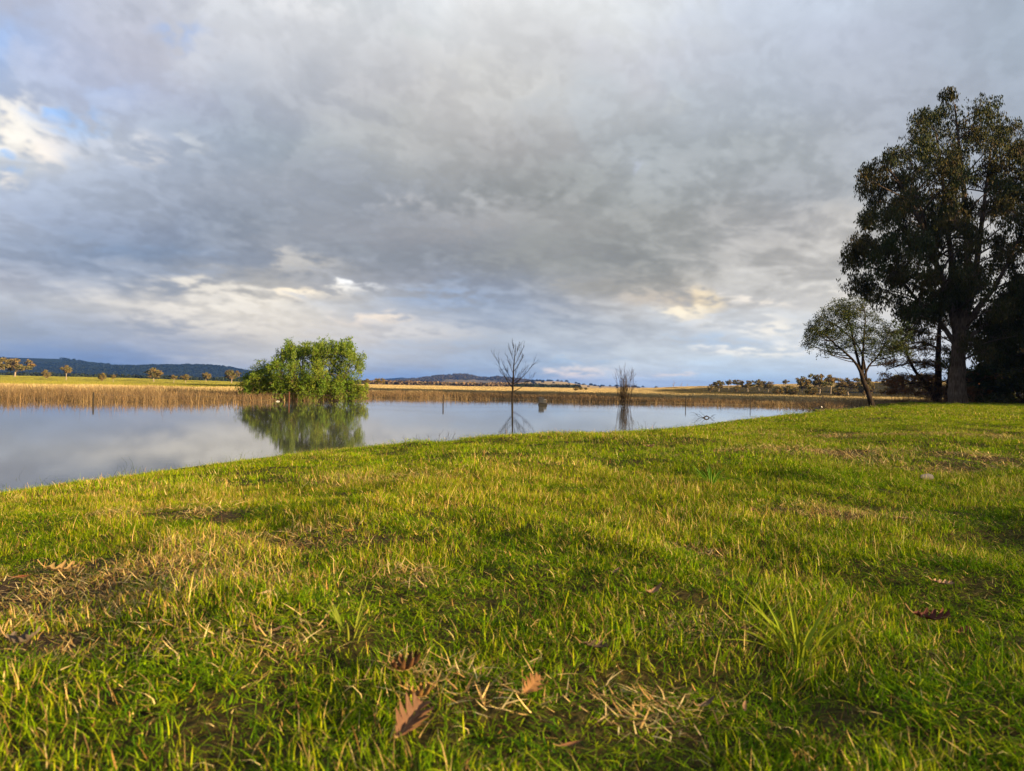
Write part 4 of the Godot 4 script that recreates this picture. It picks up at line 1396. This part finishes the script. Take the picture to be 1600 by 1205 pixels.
func build_water_things() -> void:
	# pump housing on a black float
	var q := on_water(848, 633)
	var t := thing("float_box", Vector3(q.x, -0.03, q.z), "grey metal box on a black float in open water", "float")
	var metal := mat(0.5, 0.5)
	part("float", chamfered(Vector3(0.46, 0.12, 0.4), 0.02, Color(0.015, 0.015, 0.015)), mat(0.7, 0.4), t)
	var body := part("housing", chamfered(Vector3(0.27, 0.24, 0.3), 0.02, Color(0.02, 0.025, 0.032)), metal, t)
	body.position = Vector3(-0.075, 0.12, 0)
	var lid := part("lid", chamfered(Vector3(0.285, 0.05, 0.31), 0.012, Color(0.03, 0.034, 0.04)), metal, t)
	lid.position = Vector3(-0.075, 0.361, 0)
	var cap := part("hinge", chamfered(Vector3(0.03, 0.06, 0.03), 0.006, Color(0.06, 0.065, 0.075)), metal, t)
	cap.position = Vector3(-0.09, 0.411, 0)
	var panel := part("side_panel", chamfered(Vector3(0.13, 0.13, 0.28), 0.01, Color(0.05, 0.05, 0.05)), metal, t)
	panel.position = Vector3(0.13, 0.121, 0.0)
	var bracket := part("bracket", chamfered(Vector3(0.12, 0.03, 0.24), 0.006, Color(0.24, 0.26, 0.28)), metal, t)
	bracket.position = Vector3(0.125, 0.29, 0.0)
	# white scrap of foam by the willow bush
	q = on_water(434, 627.5)
	t = thing("foam_float", Vector3(q.x, -0.02, q.z), "small white foam float drifting under the willow bush", "float")
	part("slab", chamfered(Vector3(0.16, 0.05, 0.1), 0.012, Color(0.5, 0.49, 0.46)), mat(0.7, 0.4), t)
	part("ridge", chamfered(Vector3(0.07, 0.07, 0.06), 0.012, Color(0.46, 0.45, 0.42)), mat(0.7, 0.4), t)
	# drowned branch
	q = on_water(1103, 653)
	var d := -q.z
	var col := Color(0.02, 0.017, 0.015)
	t = thing("drowned_branch", Vector3(q.x, 0, q.z), "black drowned branch arching out of the water with thin twigs", "branch")
	var wood := mat(0.9, 0.3)
	var arcs := [[[1098, 653.5], [1101, 652], [1104, 650], [1107, 651.5], [1109, 654]], [[1108, 654], [1113, 651], [1117, 653.5]], [[1110, 654], [1112, 649.5], [1119, 648]], [[1098, 653], [1092, 651.5], [1084, 652]], [[1098, 652.5], [1093, 648], [1087, 646.5]], [[1102, 651], [1097, 646.5], [1092, 642]], [[1093, 651.5], [1089, 648.5], [1080, 649]], [[1090, 649], [1085, 645], [1079, 645]], [[1113, 651], [1116, 647.5]]]
	for k in arcs.size():
		var p: Array = []
		for s in arcs[k]:
			p.append(at_depth(s[0], s[1], d + rng.randf_range(-0.15, 0.15)) - t.position)
		var b := MB.new()
		var r0: float = 0.024 if k == 0 else 0.007
		b.tube(p, taper(r0, r0 * (0.8 if k == 0 else 0.4), p.size()), 6, col)
		part("arch" if k == 0 else "twig", b.mesh(), wood, t)
	# little bare twigs standing in the shallows
	for s in [[1006, 668, "pair of tiny bare twigs in the shallows near the bare shrub's reflection"], [655, 694, "thin bare twig poking from the shallows off the bank"], [698, 692, "small bare twig in the shallows near the dark fence post's side"]]:
		var w := on_water(s[0], s[1])
		var tw := thing("water_twig", Vector3(w.x, -0.06, w.z), s[2], "twig")
		for k in 4:
			var b := MB.new()
			twiggy(b, Vector3(rng.randf_range(-0.2, 0.2), 0, rng.randf_range(-0.1, 0.1)), (Vector3.UP + rand_dir() * 0.5).normalized(), rng.randf_range(0.14, 0.26), 0.004, 1, col, 0.05)
			part("stem", b.mesh(), wood, tw)
	# pale pole floating by the leaning tree
	var a := on_water(1319, 642.0)
	var e := on_water(1352, 642.4)
	t = thing("floating_pole", a + Vector3(0, 0.02, 0), "pale bare pole floating at the foot of the leaning tree", "log")
	var pb := MB.new()
	pb.tube([Vector3(-0.002, 0, 0), Vector3.ZERO, (e - a) * 0.5 + Vector3(0, 0.02, 0), e - a, e - a + Vector3(0.002, 0, 0)], [0.002, 0.035, 0.038, 0.03, 0.002], 7, Color(0.34, 0.29, 0.23), 0.05)
	part("pole", pb.mesh(), wood, t)
	# black water bird
	q = on_ground(1277, 646.0, 20.0, 50.0)
	q.y = maxf(q.y, 0.0)
	t = thing("water_bird", q, "black water bird with white bill and forehead standing at the lake's edge", "bird")
	t.scale = Vector3.ONE * 0.95
	var bird := MB.new()
	var black := Color(0.012, 0.012, 0.013)
	bird.tube([Vector3(-0.215, 0.075, 0), Vector3(-0.20, 0.085, 0), Vector3(-0.15, 0.11, 0), Vector3(-0.08, 0.145, 0), Vector3(0.0, 0.155, 0), Vector3(0.065, 0.16, 0), Vector3(0.10, 0.195, 0.0), Vector3(0.115, 0.235, 0.0), Vector3(0.135, 0.262, 0), Vector3(0.165, 0.26, 0), Vector3(0.18, 0.253, 0)], [0.004, 0.022, 0.052, 0.085, 0.096, 0.084, 0.05, 0.036, 0.038, 0.03, 0.008], 14, black)
	part("body", bird.mesh(), mat(0.6, 0.4), t)
	var bill := MB.new()
	bill.tube([Vector3(0.155, 0.29, 0), Vector3(0.165, 0.28, 0), Vector3(0.18, 0.262, 0), Vector3(0.20, 0.25, 0), Vector3(0.222, 0.241, 0)], [0.004, 0.022, 0.023, 0.014, 0.002], 10, Color(0.85, 0.83, 0.8))
	part("bill", bill.mesh(), mat(0.5, 0.5), t)
	for s in [-1.0, 1.0]:
		var wing := MB.new()
		wing.tube([Vector3(0.05, 0.17, 0.065 * s), Vector3(-0.02, 0.165, 0.085 * s), Vector3(-0.10, 0.14, 0.068 * s), Vector3(-0.17, 0.112, 0.03 * s)], [0.012, 0.035, 0.03, 0.004], 8, Color(0.018, 0.018, 0.019))
		part("wing", wing.mesh(), mat(0.6, 0.4), t)
		var leg := MB.new()
		leg.tube([Vector3(0.0, 0.09, 0.035 * s), Vector3(-0.012, 0.05, 0.036 * s), Vector3(0.005, 0.008, 0.037 * s)], [0.011, 0.007, 0.006], 6, Color(0.12, 0.13, 0.10))
		for a2 in [-0.5, 0.0, 0.5]:
			leg.tube([Vector3(0.005, 0.006, 0.037 * s), Vector3(0.005 + cos(a2) * 0.06, 0.003, 0.037 * s + sin(a2) * 0.06)], [0.005, 0.002], 5, Color(0.12, 0.13, 0.10))
		part("leg", leg.mesh(), mat(0.7, 0.4), t)

# ---------------------------------------------------------------- fallen leaves and weeds on the lawn
func leaf_mesh(length: float, width: float, lobes: int, curl: float, roll: float, col: Color) -> ArrayMesh:
	# a dry leaf: midrib along x, lobed edges, curled along and across, with a stalk
	var b := MB.new()
	var n := 26
	var rows: Array = []
	for k in n + 1:
		var t := float(k) / n
		var w := width * 0.5 * pow(sin(PI * clampf(t * 0.96 + 0.02, 0.0, 1.0)), 0.7)
		if lobes > 0:
			w *= 0.16 + 0.84 * pow(absf(sin(PI * (t * lobes + 0.12))), 1.1)
		var a := curl * (t - 0.4)
		var mid := Vector3(length * (sin(a) / curl if absf(curl) > 0.01 else t - 0.4), length * ((1.0 - cos(a)) / curl if absf(curl) > 0.01 else 0.0), 0)
		var fwd := 0.22 * w if lobes > 0 else 0.0
		var lift := roll * w
		var wob := rng.randf_range(-0.06, 0.06) * width
		rows.append([mid, mid + Vector3(fwd, lift * 0.35 + wob * 0.3, w * 0.55), mid + Vector3(fwd * 2.0, lift + wob, w * 0.92), mid + Vector3(fwd, lift * 0.35 - wob * 0.3, -w * 0.55), mid + Vector3(fwd * 2.0, lift * rng.randf_range(0.7, 1.2) - wob, -w * 0.92)])
	for k in n:
		var c := tint(col, 0.10)
		for s in [[0, 1], [1, 2], [0, 3], [3, 4]]:
			b.quad(rows[k][s[0]], rows[k + 1][s[0]], rows[k + 1][s[1]], rows[k][s[1]], c)
	return b.mesh()

func stalk_mesh(length: float, curl: float, r: float, col: Color) -> ArrayMesh:
	var b := MB.new()
	var p: Array = []
	for k in 7:
		var t := k / 6.0
		var a := curl * (t * 1.25 - 0.75)
		p.append(Vector3(length * (sin(a) / curl), length * ((1.0 - cos(a)) / curl) - 0.0006, 0))
	b.tube(p, taper(r * 1.3, r * 0.4, 7), 5, col)
	return b.mesh()

func build_leaves() -> void:
	rng.seed = 307
	var dry := mat(0.75, 0.3, Color(0.3, 0.22, 0.14))
	var O := Color(0.36, 0.16, 0.05)
	var T := Color(0.42, 0.25, 0.10)
	var R := Color(0.13, 0.035, 0.025)
	var G := Color(0.24, 0.17, 0.13)
	# column, row, length in pixels, lobes, curl, roll, turn, tilt, colour, lift, label
	var spots := [
		[632, 1072, 95, 5, 2.1, 0.9, 0.25, 0.1, Color(0.24, 0.10, 0.045), 0.020, "curled brown oak leaf with upturned lobes"],
		[826, 1106, 78, 5, 0.8, 0.35, 1.1, 0.45, Color(0.44, 0.20, 0.075), 0.022, "orange brown oak leaf lying open in the grass"],
		[632, 1172, 135, 5, 0.9, 0.7, 1.35, 0.35, Color(0.28, 0.13, 0.07), 0.022, "long folded oak leaf with pale torn edge"],
		[655, 1122, 70, 4, 1.8, 0.8, 0.1, 0.0, Color(0.40, 0.19, 0.06), 0.024, "small forked oak leaf tip beside the long folded leaf"],
		[1450, 982, 80, 5, 1.1, 0.5, -0.35, 0.25, R, 0.020, "dark red oak leaf beside the coarse grass tuft"],
		[1505, 1000, 40, 3, 0.6, 0.3, 0.4, 0.1, Color(0.18, 0.05, 0.03), 0.014, "scrap of dark red leaf next to the red oak leaf"],
		[92, 905, 72, 4, 1.0, 0.6, 0.35, 0.2, T, 0.016, "tan folded oak leaf on the bare straw patch"],
		[30, 911, 40, 0, 0.5, 0.5, 0.0, 0.1, Color(0.40, 0.12, 0.06), 0.010, "small reddish leaf on the bare straw patch"],
		[28, 1022, 95, 4, 1.4, 0.7, -0.25, 0.1, G, 0.016, "grey brown curled leaf at the edge of the bare patch"],
		[1018, 946, 58, 0, 1.7, 0.4, 0.6, 0.3, Color(0.36, 0.19, 0.11), 0.020, "curved brown gum leaf caught in the grass"],
		[545, 843, 26, 4, 0.9, 0.5, 0.4, 0.2, O, 0.020, "small orange oak leaf far down the lawn"],
		[1015, 704, 22, 4, 0.8, 0.5, 0.1, 0.1, Color(0.42, 0.22, 0.13), 0.03, "pinkish brown leaf near the top of the bank"],
		[240, 761, 22, 0, 0.8, 0.4, 0.5, 0.3, T, 0.03, "tan leaf near the water's edge"],
		[1408, 823, 30, 4, 0.6, 0.4, 0.1, 0.1, Color(0.46, 0.29, 0.13), 0.025, "pale tan leaf in a hollow of the lawn"],
		[1176, 807, 14, 0, 0.7, 0.4, 0.2, 0.1, Color(0.48, 0.22, 0.15), 0.025, "tiny pink leaf on the open lawn"],
		[888, 1184, 52, 0, 0.6, 0.35, 0.25, 0.2, Color(0.30, 0.13, 0.06), 0.014, "plain oval brown leaf low in the grass"],
		[925, 1026, 60, 4, 0.7, 0.4, -0.2, 0.1, Color(0.15, 0.09, 0.055), 0.012, "dull brown leaf sunk in dead grass"],
		[1162, 1128, 44, 0, 0.8, 0.4, 1.3, 0.5, Color(0.30, 0.16, 0.09), 0.018, "upright brown gum leaf among the blades"],
		[960, 905, 34, 0, 0.9, 0.5, 0.9, 0.3, Color(0.16, 0.09, 0.09), 0.014, "purplish dry leaf in a dark gap of the grass"],
		[415, 947, 40, 0, 0.7, 0.4, 0.9, 0.5, Color(0.50, 0.33, 0.17), 0.022, "pale tan gum leaf standing in the grass"],
		[1470, 924, 46, 4, 0.7, 0.4, -0.1, 0.1, Color(0.42, 0.24, 0.15), 0.018, "pinkish tan leaf beyond the red oak leaf"],
		[1100, 1120, 56, 0, 1.2, 0.4, 0.5, 0.2, Color(0.22, 0.13, 0.09), 0.012, "dark curved gum leaf beside dead grass"],
		[1165, 995, 44, 0, 0.8, 0.5, -0.1, 0.1, Color(0.20, 0.10, 0.07), 0.012, "brown leaf under the coarse grass tuft"],
		[432, 1000, 30, 0, 0.8, 0.5, 0.7, 0.2, Color(0.24, 0.13, 0.09), 0.014, "small dark leaf half hidden in the grass"],
	]
	for s in spots:
		var q := on_ground(s[0], s[1], 0.5, 60.0)
		var len: float = s[2] * 0.7 * -q.z / FOCAL
		q.y += s[9] if -q.z < 3.0 else 0.025
		var lc: Color = s[8]
		lc = Color(lc.r * 0.52, lc.g * 0.60, lc.b * 0.62)
		var t := thing("oak_leaf" if s[3] > 0 else "gum_leaf", q, s[10], "leaf", "fallen leaves on the lawn")
		t.rotation = Vector3(s[7], s[6], rng.randf_range(-0.2, 0.2))
		part("blade", leaf_mesh(len, len * (0.68 if s[3] > 0 else 0.24), s[3], s[4] * 1.35, s[5] * 1.3, lc), dry, t)
		part("stalk", stalk_mesh(len, s[4] * 1.35, len * 0.012, Color(0.34, 0.22, 0.10)), dry, t)

func build_tufts() -> void:
	var m := mat(0.65, 0.15, Color(0.6, 0.6, 0.35))
	# coarse tuft; column, row, blades, length, width
	for s in [[1250, 1030, 30, 0.15, 0.0065, Color(0.20, 0.25, 0.02), "coarse broad bladed grass tuft standing above the lawn"], [1112, 757, 26, 0.16, 0.008, Color(0.09, 0.20, 0.02), "bright green weed tuft in the open lawn"], [545, 1000, 18, 0.085, 0.0045, Color(0.20, 0.23, 0.03), "yellow green upright tuft behind the curled oak leaf"]]:
		var q := on_ground(s[0], s[1], 0.5, 60.0)
		var t := thing("grass_tuft", q, s[6], "grass tuft")
		for k in s[2]:
			var b := MB.new()
			var az: float = TAU * k / s[2] + rng.randf_range(-0.4, 0.4)
			b = broad_blade(Vector3(cos(az), 0, sin(az)) * rng.randf_range(0.004, 0.03), az, rng.randf_range(0.25, 1.05), rng.randf_range(0.2, 1.0), s[3] * rng.randf_range(0.55, 1.15), s[4] * rng.randf_range(0.7, 1.3), tint(s[5], 0.22))
			part("blade", b.mesh(), m, t)
	var q := on_ground(1449, 753, 0.5, 60.0)
	var stone := thing("stone", q, "small pale grey stone lying on the lawn", "stone")
	var b := MB.new()
	b.tube([Vector3(-0.038, 0.022, 0), Vector3(-0.03, 0.023, 0), Vector3(0, 0.024, 0.004), Vector3(0.026, 0.022, 0), Vector3(0.036, 0.02, 0)], [0.004, 0.016, 0.022, 0.016, 0.003], 9, Color(0.13, 0.125, 0.12), 0.1)
	part("rock", b.mesh(), mat(0.9, 0.3), stone)

func broad_blade(root: Vector3, az: float, lean: float, bend: float, length: float, width: float, col: Color) -> MB:
	var b := MB.new()
	var out := Vector3(cos(az), 0, sin(az))
	var side := Vector3(-sin(az), 0, cos(az))
	var p := root - Vector3(0, 0.004, 0)
	var a := lean
	var rows: Array = []
	for k in 8:
		var t := k / 7.0
		var w := width * 0.5 * (1.0 - pow(t, 2.2)) * (0.6 + 0.4 * minf(1.0, t * 4.0))
		var up := out * cos(a) * -1.0 + Vector3.UP * sin(a)
		rows.append([p - side * w + up * w * 0.5, p, p + side * w + up * w * 0.5])
		p += (out * sin(a) + Vector3.UP * cos(a)) * length / 7.0
		a += bend / 7.0
	for k in 7:
		for s in 2:
			b.quad(rows[k][s], rows[k + 1][s], rows[k + 1][s + 1], rows[k][s + 1], col)
	return b


# ---------------------------------------------------------------- the scene
func _ready() -> void:
	rng.seed = 20240
	var cam := Camera3D.new()
	cam.name = "camera"
	cam.fov = rad_to_deg(2.0 * atan(602.5 / FOCAL))
	cam.near = 0.05
	cam.far = 14000.0
	add_child(cam)
	cam.transform = Transform3D(cam_basis, EYE)
	var lens := CameraAttributesPhysical.new()
	lens.frustum_focal_length = 12.0 * FOCAL / 602.5
	lens.exposure_aperture = 8.0
	lens.frustum_focus_distance = 6.0
	lens.frustum_near = 0.05
	lens.frustum_far = 14000.0
	cam.attributes = lens
	cam.current = true

	var env := Environment.new()
	env.background_mode = Environment.BG_SKY
	env.sky = make_sky()
	env.background_energy_multiplier = 0.368
	env.tonemap_mode = Environment.TONE_MAPPER_LINEAR
	env.tonemap_exposure = 2.75
	env.fog_enabled = true
	env.fog_density = 0.00007
	env.fog_light_color = Color(0.30, 0.55, 1.0)
	env.sdfgi_enabled = true
	env.ssao_enabled = true
	env.ssil_enabled = true
	var we := WorldEnvironment.new()
	we.name = "world_environment"
	we.environment = env
	add_child(we)

	var sun := DirectionalLight3D.new()
	sun.name = "sun"
	sun.light_color = Color(1.0, 0.86, 0.65)
	sun.light_energy = 1.6
	sun.light_angular_distance = 0.6
	sun.shadow_enabled = true
	add_child(sun)
	var az := deg_to_rad(58.0)
	var el := deg_to_rad(12.0)
	var to_sun := Vector3(sin(az) * cos(el), sin(el), cos(az) * cos(el))
	sun.look_at_from_position(to_sun * 100.0, Vector3.ZERO)

	prepare_ground()
	build_ground()
	build_water()
	build_hills()
	build_reeds()
	build_near_trees()
	build_shore_trees()
	build_far_trees()
	build_fence()
	build_water_things()
	build_leaves()
	build_tufts()
	build_grass()
